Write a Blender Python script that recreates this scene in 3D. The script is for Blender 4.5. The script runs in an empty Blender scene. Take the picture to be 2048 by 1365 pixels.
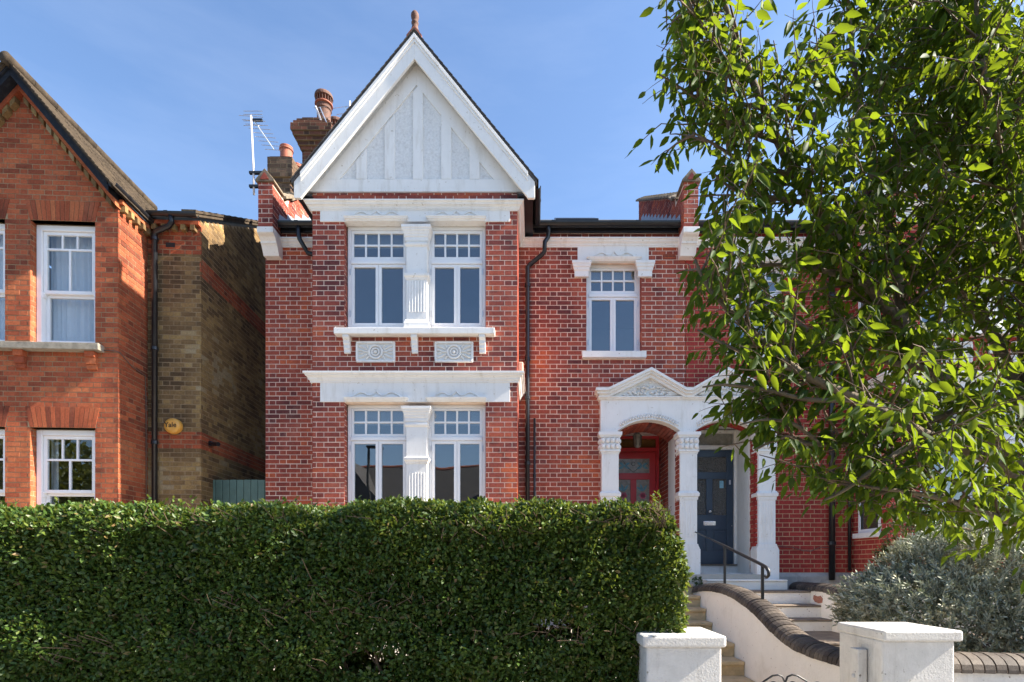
import bpy, bmesh, math, random
import numpy as np
from mathutils import Vector, Matrix

# ------------------------------------------------------------------ camera, sky, sun, exposure
scene = bpy.context.scene
EYE = 1.55
F = 1120.0            # focal length in pixels of the 2048 px wide photograph
VX, VY = 1068.0, 1130.0
cam_d = bpy.data.cameras.new('camera')
cam = bpy.data.objects.new('camera', cam_d)
scene.collection.objects.link(cam)
cam.location = (0, 0, EYE)
cam.rotation_euler = (math.radians(90), 0, 0)
cam_d.sensor_width = 36.0
cam_d.lens = 36.0 * F / 2048.0
cam_d.shift_x = (1024.0 - VX) / 2048.0
cam_d.shift_y = (VY - 682.5) / 2048.0
cam_d.clip_start = 0.05
cam_d.clip_end = 3000
scene.camera = cam
scene.render.resolution_x, scene.render.resolution_y = 1024, 682

SUN_EL = math.radians(38.0)
SUN_AZ = math.radians(93.0)        # clockwise from +Y: from the right, a little in front of the facades
world = bpy.data.worlds.new('World')
scene.world = world
world.use_nodes = True
wn = world.node_tree
bg = wn.nodes['Background']
sky = wn.nodes.new('ShaderNodeTexSky')
sky.sky_type = 'NISHITA'
sky.sun_disc = False
sky.sun_elevation = SUN_EL
sky.sun_rotation = SUN_AZ
sky.air_density = 1.0
sky.dust_density = 0.8
sky.ozone_density = 4.0
# thin high cloud: faint stretched wisps over the whole sky
tc = wn.nodes.new('ShaderNodeTexCoord'); mp = wn.nodes.new('ShaderNodeMapping')
mp.inputs['Rotation'].default_value = (0.5, 0.35, 0.2); mp.inputs['Scale'].default_value = (1.2, 1.2, 5.5)
wn.links.new(tc.outputs['Generated'], mp.inputs['Vector'])
wz = wn.nodes.new('ShaderNodeTexNoise'); wz.inputs['Scale'].default_value = 1.9; wz.inputs['Detail'].default_value = 6; wz.inputs['Roughness'].default_value = 0.62
wn.links.new(mp.outputs[0], wz.inputs['Vector'])
wr = wn.nodes.new('ShaderNodeMapRange'); wn.links.new(wz.outputs['Fac'], wr.inputs['Value'])
wr.inputs['From Min'].default_value = 0.42; wr.inputs['From Max'].default_value = 0.8; wr.inputs['To Min'].default_value = 0.0; wr.inputs['To Max'].default_value = 0.055
wm = wn.nodes.new('ShaderNodeMix'); wm.data_type = 'RGBA'
wn.links.new(wr.outputs[0], wm.inputs['Factor']); wn.links.new(sky.outputs[0], wm.inputs['A']); wm.inputs['B'].default_value = (6.2, 6.6, 7.2, 1)
wn.links.new(wm.outputs['Result'], bg.inputs[0])
bg.inputs[1].default_value = 0.092

sun_d = bpy.data.lights.new('sun', 'SUN')
sun_d.energy = 5.0
sun_d.angle = math.radians(0.53)
sun_d.color = (1.0, 0.91, 0.78)
sun = bpy.data.objects.new('sun', sun_d)
scene.collection.objects.link(sun)
sdir = Vector((math.sin(SUN_AZ) * math.cos(SUN_EL), math.cos(SUN_AZ) * math.cos(SUN_EL), math.sin(SUN_EL)))
sun.rotation_euler = sdir.to_track_quat('Z', 'Y').to_euler()
sun.location = sdir * 60

vs = scene.view_settings
scene.display_settings.display_device = 'sRGB'
vs.view_transform = 'Standard'
vs.look = 'None'
vs.gamma = 1.0
vs.use_curve_mapping = False
vs.exposure = 1.75
scene.cycles.use_denoising = True
scene.cycles.max_bounces = 8
scene.cycles.transparent_max_bounces = 12

R = random.Random(7)
COL = scene.collection

def px(p, D): return (p - VX) * D / F
def pz(p, D): return EYE + (VY - p) * D / F

# ------------------------------------------------------------------ materials
MATS = {}
def nodes_of(name):
    m = bpy.data.materials.new(name)
    m.use_nodes = True
    nt = m.node_tree
    return m, nt, nt.nodes['Principled BSDF']
def N(nt, t, **kw):
    n = nt.nodes.new(t)
    for k, v in kw.items(): setattr(n, k, v)
    return n
def ramp(nt, stops, interp='LINEAR'):
    r = N(nt, 'ShaderNodeValToRGB'); e = r.color_ramp; e.interpolation = interp
    while len(e.elements) < len(stops): e.elements.new(0.5)
    for el, (p, c) in zip(e.elements, stops):
        el.position = p; el.color = (c[0], c[1], c[2], 1)
    return r
def noise(nt, scale, detail=4, rough=0.55, coord='Position', vscale=None):
    if coord == 'Position':
        g = N(nt, 'ShaderNodeNewGeometry'); src = g.outputs['Position']
    else:
        g = N(nt, 'ShaderNodeTexCoord'); src = g.outputs[coord]
    if vscale:
        mp = N(nt, 'ShaderNodeMapping'); mp.inputs['Scale'].default_value = vscale
        nt.links.new(src, mp.inputs['Vector']); src = mp.outputs[0]
    t = N(nt, 'ShaderNodeTexNoise'); t.inputs['Scale'].default_value = scale
    t.inputs['Detail'].default_value = detail; t.inputs['Roughness'].default_value = rough
    nt.links.new(src, t.inputs['Vector'])
    return t
def mixc(nt, fac, a, b, blend='MIX'):
    m = N(nt, 'ShaderNodeMix', data_type='RGBA', blend_type=blend)
    for sock, v in ((m.inputs['Factor'], fac), (m.inputs['A'], a), (m.inputs['B'], b)):
        if hasattr(v, 'is_output'): nt.links.new(v, sock)
        elif isinstance(v, (int, float)): sock.default_value = v
        else: sock.default_value = (v[0], v[1], v[2], 1)
    return m.outputs['Result']
def rng(nt, v, a, b, c=0.0, d=1.0):
    m = N(nt, 'ShaderNodeMapRange'); nt.links.new(v, m.inputs['Value'])
    m.inputs['From Min'].default_value = a; m.inputs['From Max'].default_value = b
    m.inputs['To Min'].default_value = c; m.inputs['To Max'].default_value = d
    return m.outputs['Result']
def bump(nt, b, height, strength=0.3, dist=0.01):
    n = N(nt, 'ShaderNodeBump'); n.inputs['Strength'].default_value = strength
    n.inputs['Distance'].default_value = dist
    nt.links.new(height, n.inputs['Height']); nt.links.new(n.outputs[0], b.inputs['Normal'])
    return n
def island_rand(nt):
    g = N(nt, 'ShaderNodeNewGeometry'); o = N(nt, 'ShaderNodeObjectInfo')
    a = N(nt, 'ShaderNodeMath', operation='ADD'); f = N(nt, 'ShaderNodeMath', operation='FRACT')
    nt.links.new(g.outputs['Random Per Island'], a.inputs[0]); nt.links.new(o.outputs['Random'], a.inputs[1])
    nt.links.new(a.outputs[0], f.inputs[0])
    return f.outputs[0]

def brick_mat(name, stops, bloom=(0.5, 0.4, 0.36), bloom_amt=0.35, zone=None, rough=0.88):
    m, nt, b = nodes_of(name)
    r = island_rand(nt)
    zn = noise(nt, 0.9, 3)
    add = N(nt, 'ShaderNodeMath', operation='ADD'); nt.links.new(r, add.inputs[0])
    nt.links.new(rng(nt, zn.outputs['Fac'], 0.3, 0.7, -0.42, 0.42), add.inputs[1])
    comp = N(nt, 'ShaderNodeMapRange'); nt.links.new(r, comp.inputs['Value']); comp.inputs['To Min'].default_value = 0.14; comp.inputs['To Max'].default_value = 0.86
    nt.links.new(comp.outputs[0], add.inputs[0])
    rp = ramp(nt, stops); nt.links.new(add.outputs[0], rp.inputs[0])
    n1 = noise(nt, 38, 5, 0.65)
    c = mixc(nt, 1.0, rp.outputs[0], ramp_out(nt, n1.outputs['Fac'], [(0.25, (0.62,) * 3), (0.75, (1.25,) * 3)]), 'MULTIPLY')
    n2 = noise(nt, 1.7, 5, 0.7)
    n3 = noise(nt, 60, 3, 0.7)
    f = N(nt, 'ShaderNodeMath', operation='MULTIPLY')
    nt.links.new(rng(nt, n2.outputs['Fac'], 0.55, 0.72, 0, bloom_amt), f.inputs[0])
    nt.links.new(rng(nt, n3.outputs['Fac'], 0.35, 0.65, 0.2, 1), f.inputs[1])
    c = mixc(nt, f.outputs[0], c, bloom)
    ns = noise(nt, 1.6, 6, 0.7, vscale=(2.6, 2.6, 0.45))
    c = mixc(nt, rng(nt, ns.outputs['Fac'], 0.5, 0.72, 0, 0.5), c, mixc(nt, 1.0, c, (0.52, 0.5, 0.5), 'MULTIPLY'))
    nt.links.new(c, b.inputs['Base Color'])
    b.inputs['Roughness'].default_value = rough
    b.inputs['Specular IOR Level'].default_value = 0.12
    n4 = noise(nt, 120, 4, 0.7)
    bump(nt, b, n4.outputs['Fac'], 0.5, 0.006)
    MATS[name] = m
    return m
def ramp_out(nt, v, stops):
    r = ramp(nt, stops); nt.links.new(v, r.inputs[0]); return r.outputs[0]

def plain(name, col, rough=0.6, var=0.12, nscale=12, bmp=0.15, bscale=60, metallic=0.0, spec=0.5, dirt=None, dirt_amt=0.5, dirt_scale=2.5, streak=False, per_island=0.0, spots=None):
    m, nt, b = nodes_of(name)
    n = noise(nt, nscale, 5, 0.6)
    lo = tuple(c * (1 - var) for c in col); hi = tuple(min(1, c * (1 + var)) for c in col)
    c = ramp_out(nt, n.outputs['Fac'], [(0.3, lo), (0.7, hi)])
    if per_island:
        r = island_rand(nt)
        c = mixc(nt, 1.0, c, ramp_out(nt, r, [(0, (1 - per_island,) * 3), (1, (1 + per_island,) * 3)]), 'MULTIPLY')
    if dirt:
        d = noise(nt, dirt_scale, 6, 0.72, vscale=(3.0, 3.0, 0.5) if streak else None)
        c = mixc(nt, rng(nt, d.outputs['Fac'], 0.52, 0.75, 0, dirt_amt), c, dirt)
    if spots:
        sn = noise(nt, 26, 3, 0.5); s2 = noise(nt, 4.0, 4, 0.6)
        mu = N(nt, 'ShaderNodeMath', operation='MULTIPLY')
        nt.links.new(rng(nt, sn.outputs['Fac'], 0.66, 0.72), mu.inputs[0]); nt.links.new(rng(nt, s2.outputs['Fac'], 0.45, 0.6), mu.inputs[1])
        c = mixc(nt, mu.outputs[0], c, spots)
    nt.links.new(c, b.inputs['Base Color'])
    b.inputs['Roughness'].default_value = rough
    b.inputs['Metallic'].default_value = metallic
    b.inputs['Specular IOR Level'].default_value = spec
    if bmp:
        bn = noise(nt, bscale, 4, 0.6); bump(nt, b, bn.outputs['Fac'], bmp, 0.01)
    MATS[name] = m
    return m

brick_mat('brick_red', [(0.0, (0.15, 0.048, 0.046)), (0.2, (0.24, 0.062, 0.050)), (0.5, (0.35, 0.086, 0.060)), (0.85, (0.42, 0.104, 0.064)), (1.0, (0.54, 0.13, 0.06))], bloom=(0.56, 0.36, 0.30), bloom_amt=0.36)
brick_mat('brick_painted', [(0.0, (0.30, 0.042, 0.036)), (0.5, (0.38, 0.050, 0.042)), (1.0, (0.43, 0.066, 0.05))], bloom=(0.3, 0.12, 0.1), bloom_amt=0.25, rough=0.75)
brick_mat('brick_orange', [(0.0, (0.17, 0.050, 0.030)), (0.3, (0.30, 0.080, 0.040)), (0.65, (0.40, 0.105, 0.048)), (1.0, (0.47, 0.150, 0.065))], bloom=(0.36, 0.23, 0.15), bloom_amt=0.3)
brick_mat('brick_chimney', [(0.0, (0.07, 0.040, 0.030)), (0.5, (0.17, 0.070, 0.045)), (1.0, (0.26, 0.10, 0.058))], bloom=(0.10, 0.085, 0.06), bloom_amt=0.5)
brick_mat('brick_stock', [(0.0, (0.10, 0.066, 0.036)), (0.3, (0.175, 0.112, 0.054)), (0.6, (0.25, 0.163, 0.073)), (0.85, (0.34, 0.23, 0.095)), (1.0, (0.34, 0.27, 0.16))], bloom=(0.09, 0.07, 0.05), bloom_amt=0.4)
brick_mat('brick_sooty', [(0.0, (0.05, 0.038, 0.03)), (0.5, (0.12, 0.08, 0.055)), (1.0, (0.2, 0.13, 0.085))], bloom=(0.09, 0.08, 0.06), bloom_amt=0.5)
brick_mat('brick_blue', [(0.0, (0.062, 0.052, 0.046)), (0.5, (0.098, 0.082, 0.070)), (1.0, (0.145, 0.120, 0.098))], bloom=(0.26, 0.22, 0.17), bloom_amt=0.35, rough=0.6)
plain('mortar', (0.80, 0.64, 0.52), 0.95, 0.2, 6, 0.5, 90, spec=0.15, dirt=(0.55, 0.43, 0.36), dirt_amt=0.5)
plain('mortar_yellow', (0.50, 0.34, 0.21), 0.95, 0.2, 6, 0.5, 90, spec=0.15)
plain('mortar_grey', (0.31, 0.23, 0.14), 0.95, 0.25, 6, 0.5, 90, spec=0.15)
plain('white_paint', (0.82, 0.80, 0.76), 0.5, 0.03, 5, 0.08, 50, dirt=(0.50, 0.45, 0.36), dirt_amt=0.5, dirt_scale=2.4, streak=True, spots=(0.5, 0.45, 0.37))
plain('window_white', (0.82, 0.82, 0.82), 0.35, 0.015, 8, 0.03, 40)
plain('roughcast', (0.74, 0.735, 0.715), 0.9, 0.10, 30, 1.0, 30, spec=0.2, dirt=(0.42, 0.38, 0.33), dirt_amt=0.45, dirt_scale=14)
plain('masonry_white', (0.86, 0.81, 0.73), 0.8, 0.04, 3, 0.5, 40, spec=0.25, dirt=(0.56, 0.49, 0.39), dirt_amt=0.4, dirt_scale=3.5, spots=(0.36, 0.27, 0.2))
plain('render_white', (0.66, 0.64, 0.605), 0.85, 0.07, 14, 0.6, 70, spec=0.2, dirt=(0.40, 0.36, 0.31), dirt_amt=0.55, dirt_scale=3.2, streak=True, spots=(0.22, 0.19, 0.15))
plain('plinth_grey', (0.42, 0.40, 0.37), 0.9, 0.2, 5, 0.5, 60, dirt=(0.12, 0.1, 0.08), dirt_amt=0.6, dirt_scale=3)
plain('black_plastic', (0.012, 0.013, 0.016), 0.32, 0.2, 9, 0.08, 40, dirt=(0.08, 0.075, 0.065), dirt_amt=0.35, dirt_scale=3)
plain('black_iron', (0.018, 0.018, 0.018), 0.42, 0.3, 30, 0.2, 80)
plain('slate', (0.06, 0.056, 0.055), 0.75, 0.35, 7, 0.4, 40, per_island=0.3, dirt=(0.16, 0.14, 0.09), dirt_amt=0.5)
plain('brown_tile', (0.052, 0.039, 0.027), 0.9, 0.35, 9, 0.6, 50, per_island=0.3, spec=0.2, dirt=(0.13, 0.10, 0.058), dirt_amt=0.6, dirt_scale=5)
plain('lead', (0.30, 0.34, 0.40), 0.5, 0.2, 12, 0.15, 40)
plain('terracotta', (0.36, 0.115, 0.066), 0.75, 0.2, 8, 0.25, 50, dirt=(0.10, 0.06, 0.045), dirt_amt=0.5, dirt_scale=5)
plain('terracotta_dark', (0.13, 0.062, 0.042), 0.8, 0.3, 8, 0.25, 50)
plain('weathered_stone', (0.21, 0.165, 0.115), 0.95, 0.35, 9, 0.8, 40, dirt=(0.05, 0.045, 0.035), dirt_amt=0.7, dirt_scale=4)
plain('cill_stone', (0.27, 0.24, 0.19), 0.9, 0.3, 12, 0.6, 50, dirt=(0.07, 0.065, 0.05), dirt_amt=0.8, dirt_scale=5)
plain('sandstone', (0.60, 0.46, 0.27), 0.85, 0.15, 9, 0.35, 60, dirt=(0.2, 0.14, 0.08), dirt_amt=0.5, dirt_scale=4)
plain('tread_brown', (0.20, 0.155, 0.115), 0.9, 0.3, 9, 0.5, 60, dirt=(0.06, 0.05, 0.04), dirt_amt=0.5)
plain('dark_timber', (0.012, 0.015, 0.022), 0.7, 0.3, 12, 0.3, 60, spec=0.25, dirt=(0.12, 0.12, 0.12), dirt_amt=0.3, dirt_scale=14)
plain('aluminium', (0.62, 0.62, 0.63), 0.35, 0.1, 20, 0.05, 60, metallic=0.9)
plain('mast_grey', (0.66, 0.62, 0.62), 0.5, 0.1, 20, 0.05, 60)
plain('red_door_paint', (0.56, 0.045, 0.055), 0.3, 0.06, 6, 0.05, 30)
plain('blue_door_paint', (0.032, 0.056, 0.088), 0.38, 0.1, 6, 0.05, 30)
plain('chrome', (0.7, 0.7, 0.7), 0.15, 0.03, 20, 0, metallic=1.0)
plain('gate_green', (0.085, 0.15, 0.125), 0.6, 0.12, 9, 0.2, 60, per_island=0.12)
plain('alarm_yellow', (0.72, 0.37, 0.07), 0.35, 0.04, 9, 0.02, 30)
plain('alarm_white', (0.62, 0.42, 0.32), 0.45, 0.04, 9, 0.02, 30)
plain('ink_black', (0.01, 0.01, 0.01), 0.5, 0, 9, 0)
plain('cable_grey', (0.10, 0.085, 0.07), 0.6, 0.2, 9, 0)
plain('room_plaster', (0.20, 0.19, 0.18), 0.9, 0.05, 3, 0)
plain('blind_grey', (0.42, 0.41, 0.39), 0.8, 0.04, 3, 0)
plain('curtain_white', (0.72, 0.73, 0.76), 0.85, 0.04, 20, 0.1, 90)
plain('stair_glass_blue', (0.12, 0.32, 0.42), 0.2, 0.2, 20, 0)
plain('stair_glass_pink', (0.70, 0.16, 0.26), 0.2, 0.2, 20, 0)
plain('stair_glass_amber', (0.16, 0.085, 0.022), 0.2, 0.3, 10, 0.05)
plain('stair_glass_clear', (0.30, 0.30, 0.27), 0.15, 0.25, 14, 0.1)
plain('sticker', (0.25, 0.5, 0.62), 0.5, 0.2, 60, 0)
plain('soil', (0.09, 0.062, 0.042), 0.98, 0.4, 5, 0.9, 30, dirt=(0.2, 0.13, 0.08), dirt_amt=0.6)
plain('paving_pale', (0.42, 0.37, 0.31), 0.9, 0.15, 4, 0.3, 60, dirt=(0.2, 0.16, 0.12), dirt_amt=0.5, dirt_scale=1.2)
plain('pavement_grey', (0.38, 0.36, 0.33), 0.9, 0.15, 4, 0.3, 60, dirt=(0.16, 0.15, 0.14), dirt_amt=0.5, dirt_scale=1.2)
plain('asphalt', (0.075, 0.073, 0.070), 0.9, 0.25, 30, 0.5, 120)
plain('bark', (0.13, 0.098, 0.06), 0.9, 0.3, 16, 0.8, 50, dirt=(0.05, 0.04, 0.03), dirt_amt=0.5, dirt_scale=9)
plain('lobby_floor', (0.45, 0.40, 0.33), 0.8, 0.1, 9, 0.2, 60)
plain('twig', (0.13, 0.085, 0.05), 0.85, 0.3, 20, 0.4, 60)
plain('silver_stem', (0.42, 0.42, 0.33), 0.85, 0.2, 20, 0.2, 60)
plain('stained_render', (0.40, 0.17, 0.11), 0.9, 0.3, 30, 0.6, 60)

def frosted(name, col):
    m, nt, b = nodes_of(name)
    v = N(nt, 'ShaderNodeTexVoronoi'); v.inputs['Scale'].default_value = 62
    g = N(nt, 'ShaderNodeNewGeometry'); nt.links.new(g.outputs['Position'], v.inputs['Vector'])
    c = ramp_out(nt, v.outputs['Distance'], [(0.1, tuple(x * 0.6 for x in col)), (0.6, tuple(x * 1.5 for x in col))])
    nt.links.new(c, b.inputs['Base Color'])
    b.inputs['Roughness'].default_value = 0.12
    b.inputs['IOR'].default_value = 1.7
    bump(nt, b, v.outputs['Distance'], 0.9, 0.02)
    MATS[name] = m
frosted('frosted_glass', (0.10, 0.10, 0.092))

def glass(name, f0, tint=(1, 1, 1)):
    """see-through pane: clear, with a mirror share that grows towards grazing view"""
    m, nt, b = nodes_of(name); nt.nodes.remove(b)
    out = nt.nodes['Material Output']
    lw = N(nt, 'ShaderNodeLayerWeight'); lw.inputs['Blend'].default_value = 0.5
    pw = N(nt, 'ShaderNodeMath', operation='POWER'); pw.inputs[1].default_value = 4.0
    nt.links.new(lw.outputs['Facing'], pw.inputs[0])
    gl = N(nt, 'ShaderNodeBsdfGlossy'); gl.inputs['Roughness'].default_value = 0.004
    tr = N(nt, 'ShaderNodeBsdfTransparent'); tr.inputs['Color'].default_value = (*tint, 1)
    mx = N(nt, 'ShaderNodeMixShader')
    nz = noise(nt, 1.6, 1, 0.5)
    bp = N(nt, 'ShaderNodeBump'); bp.inputs['Strength'].default_value = 0.04; bp.inputs['Distance'].default_value = 0.05
    nt.links.new(nz.outputs['Fac'], bp.inputs['Height']); nt.links.new(bp.outputs[0], gl.inputs['Normal'])
    nt.links.new(rng(nt, pw.outputs[0], 0, 1, f0, 0.9), mx.inputs[0]); nt.links.new(tr.outputs[0], mx.inputs[1]); nt.links.new(gl.outputs[0], mx.inputs[2])
    nt.links.new(mx.outputs[0], out.inputs[0])
    MATS[name] = m
glass('window_glass', 0.15, (0.8, 0.84, 0.86))
glass('old_glass', 0.08, (0.93, 0.95, 0.95))

def leaf_mat(name, stops, trans, tw=0.4, rough=0.4, spec=0.5, var_noise=True):
    m, nt, b = nodes_of(name)
    out = nt.nodes['Material Output']
    r = island_rand(nt)
    c = ramp_out(nt, r, stops)
    n = noise(nt, 2.4, 4, 0.6)
    c = mixc(nt, 1.0, c, ramp_out(nt, n.outputs['Fac'], [(0.3, (0.68, 0.72, 0.75)), (0.5, (1.0, 1.0, 1.0)), (0.7, (1.42, 1.22, 1.05))]), 'MULTIPLY')
    nt.links.new(c, b.inputs['Base Color'])
    b.inputs['Roughness'].default_value = rough
    b.inputs['Specular IOR Level'].default_value = spec
    t = N(nt, 'ShaderNodeBsdfTranslucent')
    t2 = mixc(nt, 1.0, ramp_out(nt, r, [(0, tuple(x * 0.8 for x in trans)), (1, tuple(x * 1.2 for x in trans))]), (1, 1, 1), 'MULTIPLY')
    nt.links.new(t2, t.inputs['Color'])
    mx = N(nt, 'ShaderNodeMixShader'); mx.inputs[0].default_value = tw
    nt.links.new(b.outputs[0], mx.inputs[1]); nt.links.new(t.outputs[0], mx.inputs[2])
    nt.links.new(mx.outputs[0], out.inputs[0])
    MATS[name] = m
leaf_mat('tree_leaf', [(0, (0.014, 0.040, 0.008)), (0.5, (0.024, 0.066, 0.010)), (0.9, (0.038, 0.092, 0.014)), (0.985, (0.07, 0.12, 0.02)), (1.0, (0.16, 0.14, 0.02))], (0.235, 0.315, 0.013), 0.40, 0.6, 0.18)
leaf_mat('hedge_leaf', [(0, (0.036, 0.076, 0.015)), (0.5, (0.062, 0.122, 0.022)), (0.88, (0.105, 0.165, 0.034)), (0.96, (0.13, 0.155, 0.04)), (1.0, (0.24, 0.15, 0.07))], (0.22, 0.27, 0.03), 0.30, 0.42, 0.4)
leaf_mat('silver_leaf', [(0, (0.18, 0.20, 0.13)), (0.5, (0.33, 0.35, 0.245)), (1.0, (0.58, 0.59, 0.47))], (0.10, 0.13, 0.06), 0.15, 0.6, 0.3)
leaf_mat('shrub_leaf', [(0, (0.025, 0.06, 0.015)), (1.0, (0.06, 0.11, 0.025))], (0.12, 0.20, 0.025), 0.25, 0.45)
leaf_mat('far_leaf', [(0, (0.05, 0.08, 0.015)), (1.0, (0.12, 0.14, 0.02))], (0.28, 0.30, 0.03), 0.4, 0.5)

# ------------------------------------------------------------------ mesh building
MIR = None                       # x of the mirror line while the twin house is built
def mx_(p): return (2 * MIR - p[0], p[1], p[2]) if MIR is not None else p

class MB:
    def __init__(s): s.v = []; s.f = []
    def add(s, vs_, fs):
        o = len(s.v); s.v += [tuple(p) for p in vs_]; s.f += [tuple(o + i for i in f) for f in fs]; return s
    def box(s, x0, x1, y0, y1, z0, z1):
        return s.add([(x0, y0, z0), (x1, y0, z0), (x1, y1, z0), (x0, y1, z0), (x0, y0, z1), (x1, y0, z1), (x1, y1, z1), (x0, y1, z1)],
                     [(0, 3, 2, 1), (4, 5, 6, 7), (0, 1, 5, 4), (1, 2, 6, 5), (2, 3, 7, 6), (3, 0, 4, 7)])
    def prism_y(s, pts, y0, y1):         # outline in x,z (counter-clockwise seen from -y), extruded along y
        n = len(pts)
        return s.add([(x, y0, z) for x, z in pts] + [(x, y1, z) for x, z in pts],
                     [tuple(range(n)), tuple(range(2 * n - 1, n - 1, -1))] + [(i, i + n, (i + 1) % n + n, (i + 1) % n) for i in range(n)])
    def prism_x(s, pts, x0, x1):         # outline in y,z
        n = len(pts)
        return s.add([(x0, y, z) for y, z in pts] + [(x1, y, z) for y, z in pts],
                     [tuple(range(n - 1, -1, -1)), tuple(range(n, 2 * n))] + [(i, (i + 1) % n, (i + 1) % n + n, i + n) for i in range(n)])
    def tube(s, path, r, n=8, caps=True):
        P = [Vector(p) for p in path]; rs = r if isinstance(r, (list, tuple)) else [r] * len(P)
        o = len(s.v); prev = None
        for i, p in enumerate(P):
            t = (P[min(i + 1, len(P) - 1)] - P[max(i - 1, 0)]).normalized()
            if prev is None:
                a = Vector((0, 0, 1)) if abs(t.z) < 0.9 else Vector((1, 0, 0))
                u = t.cross(a).normalized()
            else:
                u = (prev - t * prev.dot(t)); u = u.normalized() if u.length > 1e-6 else t.orthogonal().normalized()
            prev = u; w = t.cross(u)
            for k in range(n):
                a = 2 * math.pi * k / n
                s.v.append(tuple(p + (u * math.cos(a) + w * math.sin(a)) * rs[i]))
        for i in range(len(P) - 1):
            for k in range(n):
                s.f.append((o + i * n + k, o + i * n + (k + 1) % n, o + (i + 1) * n + (k + 1) % n, o + (i + 1) * n + k))
        if caps:
            s.f.append(tuple(o + k for k in range(n - 1, -1, -1))); e = o + (len(P) - 1) * n
            s.f.append(tuple(e + k for k in range(n)))
        return s
    def lathe(s, c, prof, n=20):          # prof: (radius, z) from bottom to top
        o = len(s.v)
        for r_, z in prof:
            for k in range(n):
                a = 2 * math.pi * k / n
                s.v.append((c[0] + r_ * math.cos(a), c[1] + r_ * math.sin(a), c[2] + z))
        for i in range(len(prof) - 1):
            for k in range(n):
                s.f.append((o + i * n + k, o + i * n + (k + 1) % n, o + (i + 1) * n + (k + 1) % n, o + (i + 1) * n + k))
        s.f.append(tuple(o + k for k in range(n - 1, -1, -1))); e = o + (len(prof) - 1) * n
        s.f.append(tuple(e + k for k in range(n)))
        return s
    def blob(s, c, r, n=8, m=5):          # ellipsoid
        o = len(s.v)
        for i in range(1, m):
            ph = math.pi * i / m
            for k in range(n):
                a = 2 * math.pi * k / n
                s.v.append((c[0] + r[0] * math.sin(ph) * math.cos(a), c[1] + r[1] * math.sin(ph) * math.sin(a), c[2] + r[2] * math.cos(ph)))
        s.v += [(c[0], c[1], c[2] + r[2]), (c[0], c[1], c[2] - r[2])]; T = o + (m - 1) * n
        for i in range(m - 2):
            for k in range(n):
                s.f.append((o + i * n + k, o + (i + 1) * n + k, o + (i + 1) * n + (k + 1) % n, o + i * n + (k + 1) % n))
        for k in range(n):
            s.f.append((T, o + k, o + (k + 1) % n)); e = o + (m - 2) * n
            s.f.append((T + 1, e + (k + 1) % n, e + k))
        return s
    def sweep(s, path, prof):             # moulding: plan path (x,y), outward is to the right of travel; prof (out,z)
        n = len(prof); o = len(s.v); P = [Vector((p[0], p[1])) for p in path]
        for i, p in enumerate(P):
            d0 = (P[i] - P[i - 1]).normalized() if i > 0 else None
            d1 = (P[i + 1] - P[i]).normalized() if i < len(P) - 1 else None
            if d0 is None: d0 = d1
            if d1 is None: d1 = d0
            n0 = Vector((d0.y, -d0.x)); n1 = Vector((d1.y, -d1.x))
            m = (n0 + n1); m = m / max(0.3, (1 + n0.dot(n1)))
            for (q, z) in prof: s.v.append((p.x + m.x * q, p.y + m.y * q, z))
        for i in range(len(P) - 1):
            for k in range(n):
                s.f.append((o + i * n + k, o + (i + 1) * n + k, o + (i + 1) * n + (k + 1) % n, o + i * n + (k + 1) % n))
        s.f.append(tuple(o + k for k in range(n))); e = o + (len(P) - 1) * n
        s.f.append(tuple(e + k for k in range(n - 1, -1, -1)))
        return s
    def build(s, name, mat, parent=None, smooth=False, bevel=0.0, kind=None, label=None):
        vs_, fs = s.v, s.f
        if MIR is not None:
            vs_ = [mx_(p) for p in vs_]; fs = [f[::-1] for f in fs]
        base = parent_base(parent)
        vs_ = [(p[0] - base[0], p[1] - base[1], p[2] - base[2]) for p in vs_]
        me = bpy.data.meshes.new(name)
        me.from_pydata(vs_, [], fs)
        me.materials.append(MATS[mat])
        if smooth: me.polygons.foreach_set('use_smooth', [True] * len(me.polygons))
        me.update()
        return link(name, me, parent, bevel, kind, label)

BASES = {}
def parent_base(parent):
    return BASES.get(parent.name, (0, 0, 0)) if parent is not None else (0, 0, 0)
def link(name, me, parent=None, bevel=0.0, kind=None, label=None):
    o = bpy.data.objects.new(name, me); COL.objects.link(o)
    if parent is not None:
        o.parent = parent
        BASES[o.name] = parent_base(parent)
    if bevel:
        b = o.modifiers.new('edge', 'BEVEL'); b.width = bevel; b.segments = 2; b.limit_method = 'ANGLE'
    if kind: o['kind'] = kind
    if label: o['label'] = label
    return o
def thing(name, label, cat, base=(0, 0, 0), group=None):
    o = bpy.data.objects.new(name, None); COL.objects.link(o)
    o.empty_display_size = 0.2
    b = mx_(base)
    o.location = b; BASES[o.name] = b
    o['label'] = label; o['category'] = cat
    if group: o['group'] = group
    return o
def tag(o, label, cat, group=None):
    o['label'] = label; o['category'] = cat
    if group: o['group'] = group
    return o
def struct(o): o['kind'] = 'structure'; return o

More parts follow.
